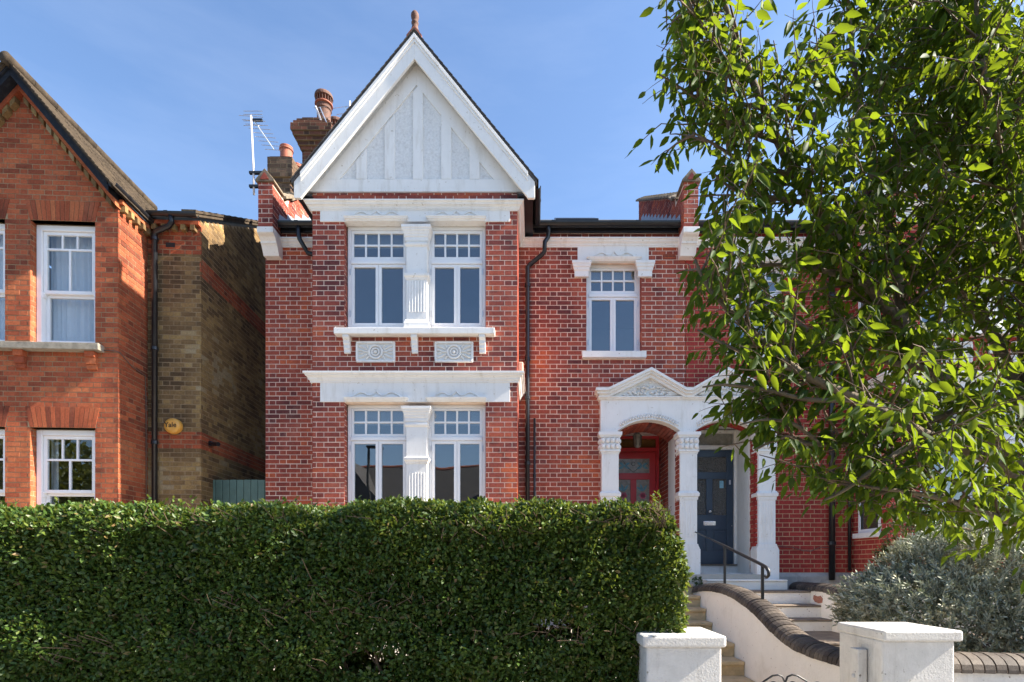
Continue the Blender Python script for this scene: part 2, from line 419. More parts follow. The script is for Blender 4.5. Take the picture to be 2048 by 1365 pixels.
# ------------------------------------------------------------------ brickwork: every brick is a box, in Flemish bond
CH, SL, HL, J = 0.0743, 0.2235, 0.0985, 0.0120
def subtract(rect, holes):
    out = [rect]
    for h in holes:
        nxt = []
        for (a, b, c, d) in out:
            if h[0] >= b or h[1] <= a or h[2] >= d or h[3] <= c: nxt.append((a, b, c, d)); continue
            if h[0] > a: nxt.append((a, h[0], c, d))
            if h[1] < b: nxt.append((h[1], b, c, d))
            aa, bb = max(a, h[0]), min(b, h[1])
            if h[2] > c: nxt.append((aa, bb, c, h[2]))
            if h[3] < d: nxt.append((aa, bb, h[3], d))
        out = nxt
    return out
def bond(u0, u1, v0, v1, holes=(), clip=None, ch=CH, sl=SL, hl=HL, j=J, phase=0.0, english=False):
    per = sl + hl + 2 * j
    n = int(math.ceil((v1 - v0) / ch - 1e-6))
    for i in range(n):
        c, d = v0 + i * ch + j / 2, min(v0 + (i + 1) * ch - j / 2, v1)
        if d - c < 0.012: continue
        lo, hi = (u0, u1) if clip is None else clip((c + d) / 2)
        if hi - lo < 0.03: continue
        u = u0 - per + phase + (per / 2 if i % 2 else 0); k = 0
        while u < hi:
            w = sl if k % 2 == 0 else hl
            a, b = u, u + w
            u = b + j; k += 1
            aa, bb = max(a, lo), min(b, hi)
            if bb - aa < 0.018: continue
            for q in subtract((aa, bb, c, d), holes):
                if q[1] - q[0] < 0.015 or q[3] - q[2] < 0.014: continue
                full = (q == (a, b, c, d))
                yield q, (w if full else 0)
class Bricks:
    """collects brick boxes on wall planes; the nearest become objects of their own, the rest one mesh"""
    def __init__(s): s.mb = MB(); s.cand = []
    def plane(s, kind, pos, u0, u1, v0, v1, holes=(), clip=None, pick=None, proud=0.004, **kw):
        for (a, b, c, d), full in bond(u0, u1, v0, v1, holes, clip, **kw):
            p = proud + R.uniform(-0.0018, 0.0018)
            e = [R.uniform(-0.0013, 0.0013) for _ in range(4)]
            if full and pick and pick((a + b) / 2, (c + d) / 2):
                s.cand.append((kind, pos, (a + b) / 2, (c + d) / 2, full, p)); continue
            s.one(kind, pos, a + e[0], b + e[1], c + e[2], d + e[3], p)
    def one(s, kind, pos, a, b, c, d, p):
        back = -0.02
        if kind == 'front':
            y0, y1 = pos - p, pos - back
            V = [(a, y0, c), (b, y0, c), (b, y0, d), (a, y0, d), (a, y1, c), (b, y1, c), (b, y1, d), (a, y1, d)]
        elif kind == 'px':            # faces +x, u is y
            x0, x1 = pos + p, pos + back
            V = [(x0, a, c), (x0, b, c), (x0, b, d), (x0, a, d), (x1, a, c), (x1, b, c), (x1, b, d), (x1, a, d)]
        else:                         # faces -x
            x0, x1 = pos - p, pos - back
            V = [(x0, b, c), (x0, a, c), (x0, a, d), (x0, b, d), (x1, b, c), (x1, a, c), (x1, a, d), (x1, b, d)]
        s.mb.add(V, [(0, 1, 2, 3), (1, 0, 4, 5), (2, 1, 5, 6), (3, 2, 6, 7), (0, 3, 7, 4)])
    def finish(s, parent, mat, most=300, name='brickwork'):
        R.shuffle(s.cand)
        pickd, rest = s.cand[:most], s.cand[most:]
        for (kind, pos, u, v, w, p) in rest: s.one(kind, pos, u - w / 2, u + w / 2, v - (CH - J) / 2, v + (CH - J) / 2, p)
        shared = {}
        base = parent_base(parent)
        for (kind, pos, u, v, w, p) in pickd:
            key = (kind, w)
            if key not in shared:
                h = (CH - J) / 2
                m = MB()
                if kind == 'front': m.box(-w / 2, w / 2, 0, 0.03, -h, h)
                elif kind == 'px': m.box(-0.03, 0, -w / 2, w / 2, -h, h)
                else: m.box(0, 0.03, -w / 2, w / 2, -h, h)
                me = bpy.data.meshes.new('brick'); me.from_pydata(m.v, [], m.f); me.materials.append(MATS[mat]); me.update()
                shared[key] = me
            o = bpy.data.objects.new('brick', shared[key]); COL.objects.link(o); o.parent = parent
            loc = (u, pos - p, v) if kind == 'front' else ((pos + p, u, v) if kind == 'px' else (pos - p, u, v))
            loc = mx_(loc)
            if MIR is not None and kind != 'front': o.rotation_euler.z = math.pi
            o.location = (loc[0] - base[0], loc[1] - base[1], loc[2] - base[2])
        return s.mb.build(name, mat, parent, kind='stuff')
def cells(u0, u1, v0, v1, holes):
    return subtract((u0, u1, v0, v1), holes)

# ------------------------------------------------------------------ building parts shared by the houses
DW, DB = 9.18, 8.235           # depth of the main front wall and of the bay front
XM = 2.485                     # party line between the twin houses
def slab(mb, u0, u1, v0, v1, y0, y1, holes):
    for (a, b, c, d) in cells(u0, u1, v0, v1, holes): mb.box(a, b, y0, y1, c, d)

def casement(parent, x0, x1, z0, z1, y, zt0, zt1, zc, hinges=True, blind=None):
    """frame with an eight-pane top light over two tall casements; y = front of the frame"""
    fr = MB(); f = 0.048
    fr.box(x0, x0 + f, y, y + 0.09, z0, z1); fr.box(x1 - f, x1, y, y + 0.09, z0, z1)
    fr.box(x0 + f, x1 - f, y, y + 0.09, z1 - f, z1); fr.box(x0 + f, x1 - f, y, y + 0.09, z0, z0 + 0.035)
    fr.box(x0 + f, x1 - f, y - 0.012, y + 0.09, zc + 0.045, zc + 0.095)
    w = fr.build('window', 'window_white', parent, bevel=0.004)
    a, b = x0 + f + 0.003, x1 - f - 0.003
    # top light
    ts = MB(); e = 0.036
    zz0, zz1 = zc + 0.098, z1 - f - 0.003
    ya, yb = y + 0.008, y + 0.055
    ts.box(a, a + e, ya, yb, zz0, zz1); ts.box(b - e, b, ya, yb, zz0, zz1)
    ts.box(a + e, b - e, ya, yb, zt1, zz1); ts.box(a + e, b - e, ya, yb, zz0, zt0)
    ts.build('top_light_sash', 'window_white', w, bevel=0.003)
    ga, gb = a + e, b - e; n = 4; bw = 0.027
    pw = (gb - ga - bw * (n - 1)) / n; zm = (zt0 + zt1) / 2
    for k in range(n - 1):
        u = ga + pw * (k + 1) + bw * k
        MB().box(u, u + bw, ya + 0.004, yb - 0.006, zt0, zt1).build('glazing_bar', 'window_white', w, bevel=0.003)
    for k in range(n):
        u = ga + (pw + bw) * k
        MB().box(u, u + pw, ya + 0.004, yb - 0.006, zm - bw / 2, zm + bw / 2).build('glazing_bar', 'window_white', w, bevel=0.003)
        for (c, d) in ((zt0, zm - bw / 2), (zm + bw / 2, zt1)):
            MB().box(u, u + pw, ya + 0.02, ya + 0.026, c, d).build('pane', 'window_glass', w)
    # casements
    m = (a + b) / 2; st = 0.043
    for (u0, u1) in ((a, m - 0.002), (m + 0.002, b)):
        sm = MB(); zb0, zb1 = z0 + 0.038, zc + 0.042
        sm.box(u0, u0 + st, ya - 0.004, yb, zb0, zb1); sm.box(u1 - st, u1, ya - 0.004, yb, zb0, zb1)
        sm.box(u0 + st, u1 - st, ya - 0.004, yb, zc, zb1); sm.box(u0 + st, u1 - st, ya - 0.004, yb, zb0, zb0 + 0.03)
        sm.build('casement_sash', 'window_white', w, bevel=0.003)
        MB().box(u0 + st, u1 - st, ya + 0.02, ya + 0.026, zb0 + 0.03, zc).build('pane', 'window_glass', w)
    for u in ((x0 + f - 0.012, x1 - f + 0.002) if hinges else ()):
        for zz in (z0 + 0.16, zc - 0.12):
            MB().box(u, u + 0.010, y - 0.012, y + 0.004, zz, zz + 0.09).build('hinge', 'aluminium', w)
    if blind:
        MB().box(x0 + 0.03, x1 - 0.03, y + 0.13, y + 0.136, blind, z1).build('roller_blind', 'blind_grey', w)
    return w

def ogee(x0, x1, zb, h):
    """brace-shaped curve over a window head"""
    c = (x0 + x1) / 2; w = (x1 - x0) / 2; pts = []
    K = [(-1, 0), (-0.93, .12), (-.80, .45), (-.62, .78), (-.48, .72), (-.34, .36), (-.2, .3), (-.08, .62), (0, 1.0)]
    K = K + [(-a, b) for a, b in K[-2::-1]]
    for i in range(len(K) - 1):
        for t in (0, .5):
            a, b = K[i], K[i + 1]
            pts.append((c + w * (a[0] + (b[0] - a[0]) * t), zb + h * (a[1] + (b[1] - a[1]) * t)))
    pts.append((x1, zb)); return pts
def hood(parent, x0, x1, z, y):
    """moulded hood with a brace curve above; z = soffit level, y = face it stands on"""
    m = MB()
    m.sweep([(x0 + .02, y + .02), (x0 + .02, y), (x1 - .02, y), (x1 - .02, y + .02)], [(0, z + .002), (.02, z + .002), (.03, z + .02), (.042, z + .024), (.05, z + .045), (.058, z + .05), (.058, z + .062), (0, z + .07)])
    o = m.build('hood_mould', 'white_paint', parent)
    c = MB(); pts = ogee(x0 + .05, x1 - .05, z + .068, .095)
    c.tube([(a, y - .006, b) for a, b in pts], .012, 6)
    c.build('brace_curve', 'white_paint', o, smooth=True)
    return o

def pilaster(parent, xc, y, zb, zt, zcap, zcol, zfl0, zfl1, w=.152):
    """square pilaster: moulded capital, plain shaft, collar, fluted lower shaft"""
    m = MB(); h = w
    m.box(xc - h, xc + h, y, y + .14, zb, zcap)
    o = m.build('pilaster', 'white_paint', parent, bevel=.004)
    def ring(name, prof):
        MB().sweep([(xc - h, y + .12), (xc - h, y), (xc + h, y), (xc + h, y + .12)], prof).build(name, 'white_paint', o)
    t = zt
    ring('capital', [(-.01, t - .215), (.008, t - .215), (.012, t - .20), (.012, t - .16), (.022, t - .15), (.026, t - .12), (.032, t - .115), (.04, t - .08), (.05, t - .07), (.052, t - .045), (.062, t - .04), (.062, t), (-.01, t)])
    ring('necking', [(-.01, t - .29), (.006, t - .29), (.018, t - .275), (.022, t - .255), (.006, t - .245), (-.01, t - .245)])
    ring('collar', [(-.01, zcol), (.006, zcol), (.014, zcol + .03), (.03, zcol + .05), (.032, zcol + .085), (.012, zcol + .095), (-.01, zcol + .095)])
    if zb > 4: ring('pedestal', [(-.01, zb), (.03, zb), (.03, zb + .10), (.02, zb + .115), (.02, zb + .135), (.008, zb + .15), (-.01, zb + .15)])
    for k in range(6):
        u = xc + (k - 2.5) * .042
        p = [(u + .013 * math.cos(a), .008 * abs(math.sin(a))) for a in [math.pi * i / 6 for i in range(7)]]
        fm = MB()
        n = len(p)
        fm.add([(a, y - .001 - b, zfl0) for a, b in p] + [(a, y - .001 - b, zfl1) for a, b in p], [(i + 1, i, i + n, i + 1 + n) for i in range(n - 1)] + [tuple(range(n)), tuple(range(2 * n - 1, n - 1, -1))])
        fm.build('fluting', 'white_paint', o, smooth=False)
    return o

def scroll_bracket(parent, xc, y, zt, zb, w=.045, d=.115):
    H = zt - zb
    P = [(0, zb), (-.025, zb), (-.04, zb + .03 * H), (-.042, zb + .22 * H), (-.055, zb + .27 * H), (-.058, zb + .47 * H), (-.075, zb + .52 * H), (-.08, zb + .72 * H), (-.098, zb + .76 * H), (-d, zb + .85 * H), (-d, zt), (0, zt)]
    return MB().prism_x([(y + a, b) for a, b in P][::-1], xc - w, xc + w).build('bracket', 'white_paint', parent, bevel=.004)

def carved_panel(parent, x0, x1, z0, z1, y):
    n = .035; m = MB()
    o = [(x0 + n, z0), (x1 - n, z0), (x1 - n, z0 + n), (x1, z0 + n), (x1, z1 - n), (x1 - n, z1 - n), (x1 - n, z1), (x0 + n, z1), (x0 + n, z1 - n), (x0, z1 - n), (x0, z0 + n), (x0 + n, z0 + n)]
    m.prism_y(o, y - .012, y + .01)
    bw = .028
    for q in ((x0 + n, x1 - n, z0, z0 + bw), (x0 + n, x1 - n, z1 - bw, z1), (x0, x0 + bw, z0 + n, z1 - n), (x1 - bw, x1, z0 + n, z1 - n)): m.box(q[0], q[1], y - .036, y - .011, q[2], q[3])
    for (a, b) in ((x0 + n * .55, z0 + n * .55), (x1 - n * .55, z0 + n * .55), (x0 + n * .55, z1 - n * .55), (x1 - n * .55, z1 - n * .55)):
        m.blob((a, y - .012, b), (.024, .034, .024), 8, 5)
    p = m.build('carved_panel', 'white_paint', parent, bevel=.003)
    c = MB(); xc, zc = (x0 + x1) / 2, (z0 + z1) / 2
    def ring(r, t):
        c.tube([(xc + r * math.cos(a), y - .024, zc + r * math.sin(a)) for a in [2 * math.pi * i / 20 for i in range(21)]], t, 6, False)
    ring(.095, .016); ring(.052, .014); c.blob((xc, y - .024, zc), (.028, .03, .028), 10, 6)
    c.build('rosette', 'white_paint', p, smooth=True)
    l = MB()
    for s in (-1, 1):
        for k, (dx, dz, ang, L) in enumerate(((.145, 0, 0, .055), (.155, .05, .5, .06), (.155, -.05, -.5, .06), (.12, .085, 1.0, .05), (.12, -.085, -1.0, .05), (.21, .075, .3, .05), (.21, -.075, -.3, .05), (.215, .02, .15, .04), (.215, -.02, -.15, .04))):
            cx, cz = xc + s * dx, zc + dz
            for t in (-1, 0, 1):
                l.blob((cx + s * math.cos(ang) * L * .4 * t, y - .016, cz + math.sin(ang) * L * .4 * t), (.020, .026, .011), 7, 4)
    l.build('leaf_relief', 'white_paint', p, smooth=True)
    return p

def pipe(parent, name, path, r, mat='black_plastic', collars=()):
    P = []
    o = MB().tube(path, r, 10).build(name, mat, parent, smooth=True)
    for z in collars:
        c = None
        for a, b in zip(path[:-1], path[1:]):
            if min(a[2], b[2]) <= z <= max(a[2], b[2]) and abs(a[2] - b[2]) > .01:
                t = (z - a[2]) / (b[2] - a[2]); c = (a[0] + (b[0] - a[0]) * t, a[1] + (b[1] - a[1]) * t, z)
        if c: MB().lathe((c[0], c[1], z - .03), [(r * 1.0, 0), (r * 1.28, .005), (r * 1.28, .055), (r, .06)], 12).build('collar', mat, o, smooth=False)
    return o

def gutter(parent, p0, p1, r=.062, mat='black_plastic'):
    """half-round gutter, open at the top, with rim and joints"""
    a, b = Vector(p0), Vector(p1); t = (b - a).normalized(); side = t.cross(Vector((0, 0, 1))).normalized()
    m = MB(); n = 9; pts = [(math.cos(math.pi + math.pi * i / (n - 1)), math.sin(math.pi + math.pi * i / (n - 1))) for i in range(n)]
    prof = [(r * c, r * s_) for c, s_ in pts] + [((r - .012) * c, (r - .012) * s_) for c, s_ in pts[::-1]]
    V = []
    for q in (a, b):
        V += [tuple(q + side * u + Vector((0, 0, w))) for u, w in prof]
    k = len(prof)
    m.add(V, [(i, i + k, (i + 1) % k + k, (i + 1) % k) for i in range(k)] + [tuple(range(k)), tuple(range(2 * k - 1, k - 1, -1))])
    o = m.build('gutter', mat, parent)
    L = (b - a).length; j = .3
    while j < L:
        q = a + t * j
        mm = MB(); V = []
        for d in (-.03, .03):
            V += [tuple(q + t * d + side * u * 1.1 + Vector((0, 0, w * 1.1 + .004))) for u, w in prof[:n]]
        mm.add(V, [(i, i + n, i + 1 + n, i + 1) for i in range(n - 1)])
        mm.build('gutter_joint', mat, o)
        j += 1.35
    return o

def chimney_pot(parent, c, r=.105, h=.3, mat='terracotta', cowl=False):
    prof = [(r * 1.05, 0), (r * 1.0, .03), (r * .96, h * .72), (r * 1.0, h * .76), (r * 1.13, h * .8), (r * 1.13, h * .86), (r * 1.0, h * .89), (r * 1.05, h * .95), (r * 1.05, h), (r * .8, h), (r * .78, h - .08)]
    o = MB().lathe(c, prof, 22).build('chimney_pot', mat, parent, smooth=False)
    if cowl:
        z = h
        MB().lathe((c[0], c[1], c[2] + z), [(r * 1.02, 0), (r * 1.3, .01), (r * 1.3, .03), (r * 1.08, .035), (r * 1.08, .06)], 20).build('cowl_band', 'terracotta', o)
        mm = MB()
        for k in range(18):
            a = 2 * math.pi * k / 18; x, y = c[0] + r * 1.15 * math.cos(a), c[1] + r * 1.15 * math.sin(a)
            mm.box(x - .008, x + .008, y - .008, y + .008, c[2] + z + .05, c[2] + z + .16)
        mm.build('cowl_grille', 'terracotta_dark', o)
        MB().lathe((c[0], c[1], c[2] + z), [(r * 1.22, .15), (r * 1.34, .16), (r * 1.34, .2), (r * 1.25, .23), (r * .9, .25)], 20).build('cowl_cap', 'terracotta_dark', o)
    return o

def parapet(parent, xc, brick, mortar, seed_coping):
    """party wall parapet: white corbel, brick pier with gabled cap, sloping wall along the roof"""
    w = .115; x0, x1 = xc - w, xc + w; sl = .632
    roofz = lambda y: 7.08 + (y - 9.08) * sl
    core = MB()
    core.prism_x([(8.856, 6.886), (9.3, 6.886), (9.3, 7.55), (9.16, 7.60), (8.856, 7.60)][::-1], x0 + .005, x1 - .005)
    core.prism_x([(9.3, 6.9), (12.7, roofz(12.7) - .15), (12.7, roofz(12.7) + .44), (9.55, roofz(9.55) + .44), (9.4, roofz(9.4) + .40), (9.3, 7.56)][::-1], x0 + .005, x1 - .005)
    p = core.build('parapet', mortar, parent)
    B = Bricks()
    B.plane('front', 8.856, x0, x1, 6.886, 7.60, phase=.0)
    def clipf(v):
        lo = 8.856 if v < 7.58 else 9.42 + max(0, (v - 7.72)) / sl
        hi = min(12.68, 9.08 + (v - 7.06) / sl)
        return (lo, max(hi, 9.2 if v < 7.3 else 0))
    B.plane('px', x1 - .005, 8.856, 12.68, 6.886, 9.75, clip=clipf)
    B.plane('nx', x0 + .005, 8.856, 12.68, 6.886, 9.75, clip=clipf)
    B.finish(p, brick, 0)
    # gabled cap of the pier
    c = MB()
    c.prism_y([(x0 - .035, 7.595), (x1 + .035, 7.595), (x1 + .035, 7.625), (xc, 7.80), (x0 - .035, 7.625)], 8.82, 9.2)
    c.build('pier_cap', 'weathered_stone', p, bevel=.006)
    MB().prism_y([(xc - .07, 7.62), (xc + .07, 7.62), (xc, 7.735)], 8.808, 8.83).build('cap_inset', brick, p)
    # coping pieces up the slope
    n = 15; L = 12.72 - 9.3
    tm = None
    for k in range(n):
        ya = 9.24 + (L + .1) * k / n; yb = ya + L / n * 1.25
        za = (roofz(ya) + .44 if ya > 9.5 else 7.58 + (ya - 9.24) * .5); zb = (roofz(yb) + .44 if yb > 9.5 else 7.58 + (yb - 9.24) * .5)
        q = MB(); V = []
        for (y, z) in ((ya, za + .045), (yb, zb + .015)):
            V += [(x0 - .045, y, z - .035), (x1 + .045, y, z - .035), (x1 + .045, y, z), (xc, y, z + .06), (x0 - .045, y, z)]
        q.add(V, [(4, 3, 2, 1, 0), (5, 6, 7, 8, 9)] + [(i, (i + 1) % 5, (i + 1) % 5 + 5, i + 5) for i in range(5)])
        q.build('coping_tile', seed_coping, p)
    # stepped lead flashing on both faces
    for sgn, xx in ((1, x1 + .004), (-1, x0 - .004)):
        pts = []; y = 9.05; k = 0
        low = []
        while y < 12.6:
            low.append((y, roofz(y) - .02)); y += .3
        up = []
        for (y, z) in low:
            up += [(y, z + .10), (y + .22, z + .16 + .15)]
        f = MB()
        for i in range(len(low) - 1):
            (ya, za), (yb, zb) = low[i], low[i + 1]
            tri = [(ya, za), (yb, zb), (yb, zb + .08), (ya + .03, za + .19), (ya, za + .08)]
            f.prism_x(tri, xx - .003, xx + .003)
        f.build('lead_flashing', 'lead', p)
    # white corbel
    q = MB()
    prof = [(9.2, 6.886), (8.83, 6.886), (8.83, 6.80), (8.85, 6.785), (8.90, 6.765), (8.945, 6.72), (8.95, 6.69), (8.965, 6.685), (8.985, 6.66), (9.03, 6.58), (9.05, 6.54), (9.2, 6.54)]
    q.prism_x(prof, x0 - .012, x1 + .012)
    q.build('corbel', 'white_paint', p, bevel=.004)
    return p

def voussoirs(parent, name, mat, xc, half, zs, rise, ring_h, y0, y1, n=15, joint=.008):
    """segmental arch ring: n bricks, each its own piece; zs = springing level of the underside"""
    rad = (half * half + rise * rise) / (2 * rise); cz = zs + rise - rad
    a0 = math.asin(half / rad)
    for k in range(n):
        t0 = -a0 + 2 * a0 * k / n + joint / rad / 2; t1 = -a0 + 2 * a0 * (k + 1) / n - joint / rad / 2
        q = []
        for t, rr in ((t0, rad), (t1, rad), (t1, rad + ring_h), (t0, rad + ring_h)):
            q.append((xc + rr * math.sin(t), cz + rr * math.cos(t)))
        MB().prism_y(q, y0, y1).build(name, mat, parent)
def flat_arch(parent, mat, x0, x1, z0, z1, splay, y, n=16, joint=.009):
    for k in range(n):
        def xx(t, z): 
            s_ = (z - z0) / (z1 - z0) * splay
            return (x0 - s_) + (x1 - x0 + 2 * s_) * t
        t0, t1 = k / n, (k + 1) / n; e = joint / 2
        q = [(xx(t0, z0) + e, z0), (xx(t1, z0) - e, z0), (xx(t1, z1) - e, z1), (xx(t0, z1) + e, z1)]
        MB().prism_y(q, y - .008, y + .02).build('arch_brick', mat, parent)

def leafy_relief(mb, x0, x1, z0, ztop, y, n, rnd, r=.03):
    for _ in range(n):
        x = rnd.uniform(x0, x1); h = ztop(x)
        z = z0 + rnd.random() * max(.01, h - z0)
        a = rnd.uniform(.5, 1.3)
        mb.blob((x, y, z), (r * a, .02, r * .55 * a), 7, 4)

# ------------------------------------------------------------------ the twin houses
def terraced_house(brick, mortar, root, main):
    # ---- masonry core with openings
    x_l, x_r = -4.40, XM - .004
    bx0, bx1 = -3.257, -.248
    win1 = (.855, 1.765, 5.02, 6.53)
    door = (1.37, 2.352, .3, 3.95)
    ffw = (-2.79, -.706, 5.02, 6.60); gfw = (-2.79, -.706, 2.05, 3.935)
    core = MB()
    slab(core, x_l, bx0, .3, 7.05, DW + .002, DW + .3, [])
    slab(core, bx1, x_r, .3, 7.05, DW + .002, DW + .3, [win1, door])
    slab(core, bx0 + .002, bx1 - .002, .3, 7.02, DB + .002, DB + .26, [ffw, gfw])
    core.box(bx0 + .002, bx0 + .26, DB + .26, DW + .1, .3, 7.02); [core.box(bx1 - .26, bx1 - .002, q[0], q[1], q[2], q[3]) for q in cells(DB + .26, DW + .1, .3, 7.02, [] if main else [(8.5, 8.94, 2.08, 3.9), (8.5, 8.94, 5.05, 6.57)])]
    core.box(x_l, x_l + .25, DW + .3, DW + 7, .3, 7.05)
    core.box(x_r - .2, x_r, DW + 1.6, DW + 7, .3, 7.05)
    core.box(x_l, x_r, DW + 7, DW + 7.2, .3, 7.05)
    core.build('wall', mortar, root)
    inner = MB()
    ix0, ix1 = x_l + .25, x_r - .2
    inner.box(ix0, ix1, DW + 3.4, DW + 3.5, .3, 7.0)
    for (za, zb_) in ((4.35, 4.6), (6.85, 6.95)):
        inner.box(ix0, ix1, DW + .3, DW + 3.4, za, zb_); inner.box(bx0 + .262, bx1 - .262, DB + .27, DW + .299, za, zb_)
    inner.box(ix0, 1.1, DW + .3, DW + 3.4, 1.3, 1.4)
    inner.box(-.18, -.10, DW + .3, DW + 3.4, 1.4, 6.85)
    inner.build('room_partition', 'room_plaster', root)
    # ---- bricks
    B = Bricks()
    lint = (.713, 1.877, 6.50, 6.80); sil = (.80, 1.83, 4.93, 5.03)
    vis = lambda u, v: v > 1.9
    zb = 1.42
    pk_main = (lambda u, v: v > 2.0 and (u > .0 or u < -3.3)) if not main else None
    B.plane('front', DW + .002, x_l, bx0, zb, 6.97, pick=None)
    B.plane('front', DW + .002, bx1, x_r, zb, 6.97, holes=[win1, door, lint, sil], pick=pk_main, phase=.11)
    B.plane('front', DB + .002, bx0, bx1, zb, 7.013, holes=[ffw, gfw], pick=vis if main else None)
    B.plane('px', bx1 - .002, DB, DW, zb, 7.0, holes=[] if main else [(8.42, 9.0, 2.05, 3.935), (8.42, 9.0, 5.02, 6.60)])
    B.plane('nx', bx0 + .002, DB, DW, zb, 7.0)
    for (a, b, c, d) in (ffw, gfw):
        B.plane('px', a, DB + .004, DB + .125, c, d); B.plane('nx', b, DB + .004, DB + .125, c, d)
    B.plane('px', win1[0], DW + .004, DW + .125, win1[2], win1[3]); B.plane('nx', win1[1], DW + .004, DW + .125, win1[2], win1[3])
    # porch lining in brick with a white band
    for kind, xx in (('px', door[0]), ('nx', door[1])):
        B.plane(kind, xx, DW - .1, 9.33, 1.40, 3.93)
        if main: B.plane(kind, xx, 9.80, 10.45, 1.40, 3.93)
    B.finish(root, brick, 300)
    if main:
        lin = MB(); dd = 10.52
        lin.box(door[0] - .12, door[0] + .004, 9.33, 9.80, 1.40, 3.95); lin.box(door[1] - .004, door[1] + .12, 9.33, 9.80, 1.40, 3.95)
    else:
        lin = MB(); dd = 9.97
        lin.box(door[0] - .12, door[0] + .02, 9.33, dd, 1.40, 3.95); lin.box(door[1] - .02, door[1] + .12, 9.33, dd, 1.40, 3.95)
    lin.build('lobby_pilaster', 'white_paint', root)
    ms = MB(); ms.box(door[0] - .12, door[0] - .002, DW + .28, 10.6, .3, 3.96); ms.box(door[1] + .002, door[1] + .12, DW + .28, 10.6, .3, 3.96)
    ms.build('lobby_wall', mortar, root)
    MB().box(door[0] - .1, door[1] + .1, 9.30, 10.6, 3.955, 4.05).build('lobby_ceiling', 'white_paint', root)
    MB().box(door[0] - .12, door[1] + .12, DW - .2, 10.6, .3, 1.395).build('lobby_floor', 'lobby_floor', root)
    MB().box(door[0] - .2, door[1] + .12, dd + .1, dd + .14, 1.3, 3.98).build('hall_screen', 'room_plaster', root)
    # ---- plinth
    MB().sweep([(bx1, DW), (x_r - .01, DW)], [(0, .3), (.05, .3), (.05, 1.36), (.01, 1.42), (0, 1.42)]).build('plinth', 'plinth_grey', root)
    MB().sweep([(x_l, DW), (bx0, DW), (bx0, DB), (bx1, DB), (bx1, DW)], [(0, .3), (.05, .3), (.05, 1.36), (.01, 1.42), (0, 1.42)]).build('plinth', 'plinth_grey', root)
    # ---- eaves cornice running round the bay, and the band over the ground floor
    zc = 6.745
    prof = [(-.01, zc), (.022, zc), (.022, zc + .018), (.034, zc + .022), (.040, zc + .045), (.058, zc + .062), (.07, zc + .066), (.075, zc + .085), (.092, zc + .10), (.10, zc + .104), (.10, zc + .122), (-.01, zc + .13)]
    MB().sweep([(x_l + .27, DW), (bx0, DW), (bx0, DB), (bx1, DB), (bx1, DW), (x_r - .1, DW)], prof).build('eaves_cornice', 'white_paint', root)
    z = 4.222
    prof = [(-.01, z), (.025, z), (.03, z + .03), (.045, z + .036), (.05, z + .06), (.068, z + .085), (.08, z + .09), (.085, z + .112), (.105, z + .118), (.105, z + .146), (-.01, z + .152)]
    MB().sweep([(bx0, DW - .02), (bx0, DB), (bx1, DB), (bx1, DW - .02)], prof).build('bay_cornice', 'white_paint', root)
    # ---- bay: fascia panels, windows, pilasters, hoods
    for (zt, zb_, name) in ((6.76, 6.588, 'fascia_panel'), (4.235, 3.94, 'fascia_panel')):
        m = MB(); m.prism_y([(-3.14, zb_), (-.353, zb_), (-.353, zt), (-3.14, zt)], DB - .016, DB + .02)
        m.box(-2.79, -.706, DB + .02, DB + .14, zb_ + .001, zt)
        m.build(name, 'white_paint', root, bevel=.003)
    for (xa, xb) in ((-2.775, -1.86), (-1.575, -.721)):
        casement(root, xa, xb, 5.085, 6.585, DB + .11, 6.14, 6.49, 5.985, blind=6.33)
        casement(root, xa, xb, 2.10, 3.93, DB + .11, 3.50, 3.85, 3.355, blind=3.66)
        hood(root, xa + .03, xb - .02, 6.585, DB - .017)
        hood(root, xa + .03, xb - .02, 3.937, DB - .017)
    pilaster(root, -1.7175, DB - .04, 4.985, 6.50, 6.45, 5.72, 5.25, 5.70)
    pilaster(root, -1.7175, DB - .04, 2.0, 3.86, 3.8, 3.03, 2.1, 2.9)
    MB().box(-2.90, -.571, DB - .135, DB + .16, 4.895, 4.985).build('window_sill', 'white_paint', root, bevel=.008)
    for xc in (-2.735, -1.745, -.755): scroll_bracket(root, xc, DB - .004, 4.893, 4.645)
    carved_panel(root, -2.61, -2.037, 4.52, 4.82, DB - .004); carved_panel(root, -1.456, -.89, 4.52, 4.82, DB - .004)
    # ---- first-floor window over the porch
    casement(root, .862, 1.758, 5.03, 6.525, DW + .11, 6.095, 6.435, 5.945, blind=6.34)
    m = MB(); m.box(.713, 1.877, DW - .02, DW + .02, 6.505, 6.752); m.box(.855, 1.765, DW + .02, DW + .14, 6.532, 6.75)
    m.build('window_lintel', 'white_paint', root, bevel=.003)
    hood(root, .90, 1.72, 6.507, DW - .021)
    for s_ in (.663, 1.698):
        q = MB(); q.sweep([(s_, DW), (s_, DW - .045), (s_ + .229, DW - .045), (s_ + .229, DW)], [(-.02, 6.255), (0, 6.255), (.0, 6.35), (.012, 6.36), (.016, 6.40), (.028, 6.41), (.032, 6.45), (.042, 6.455), (.042, 6.50), (-.02, 6.50)])
        q.box(s_ + .004, s_ + .225, DW - .044, DW, 6.257, 6.498)
        q.build('console', 'white_paint', root)
    MB().box(.785, 1.83, DW - .075, DW + .14, 4.925, 5.03).build('window_sill', 'white_paint', root, bevel=.006)
    ab = MB(); ab.box(2.107, 2.32, DW - .010, DW, 6.575, 6.64)
    a = ab.build('air_brick', brick, root)
    mm = MB()
    for i in range(9):
        for j in range(2): mm.box(2.117 + i * .0225, 2.130 + i * .0225, DW - .0125, DW - .0102, 6.585 + j * .028, 6.602 + j * .028)
    mm.build('vent_holes', 'ink_black', a)
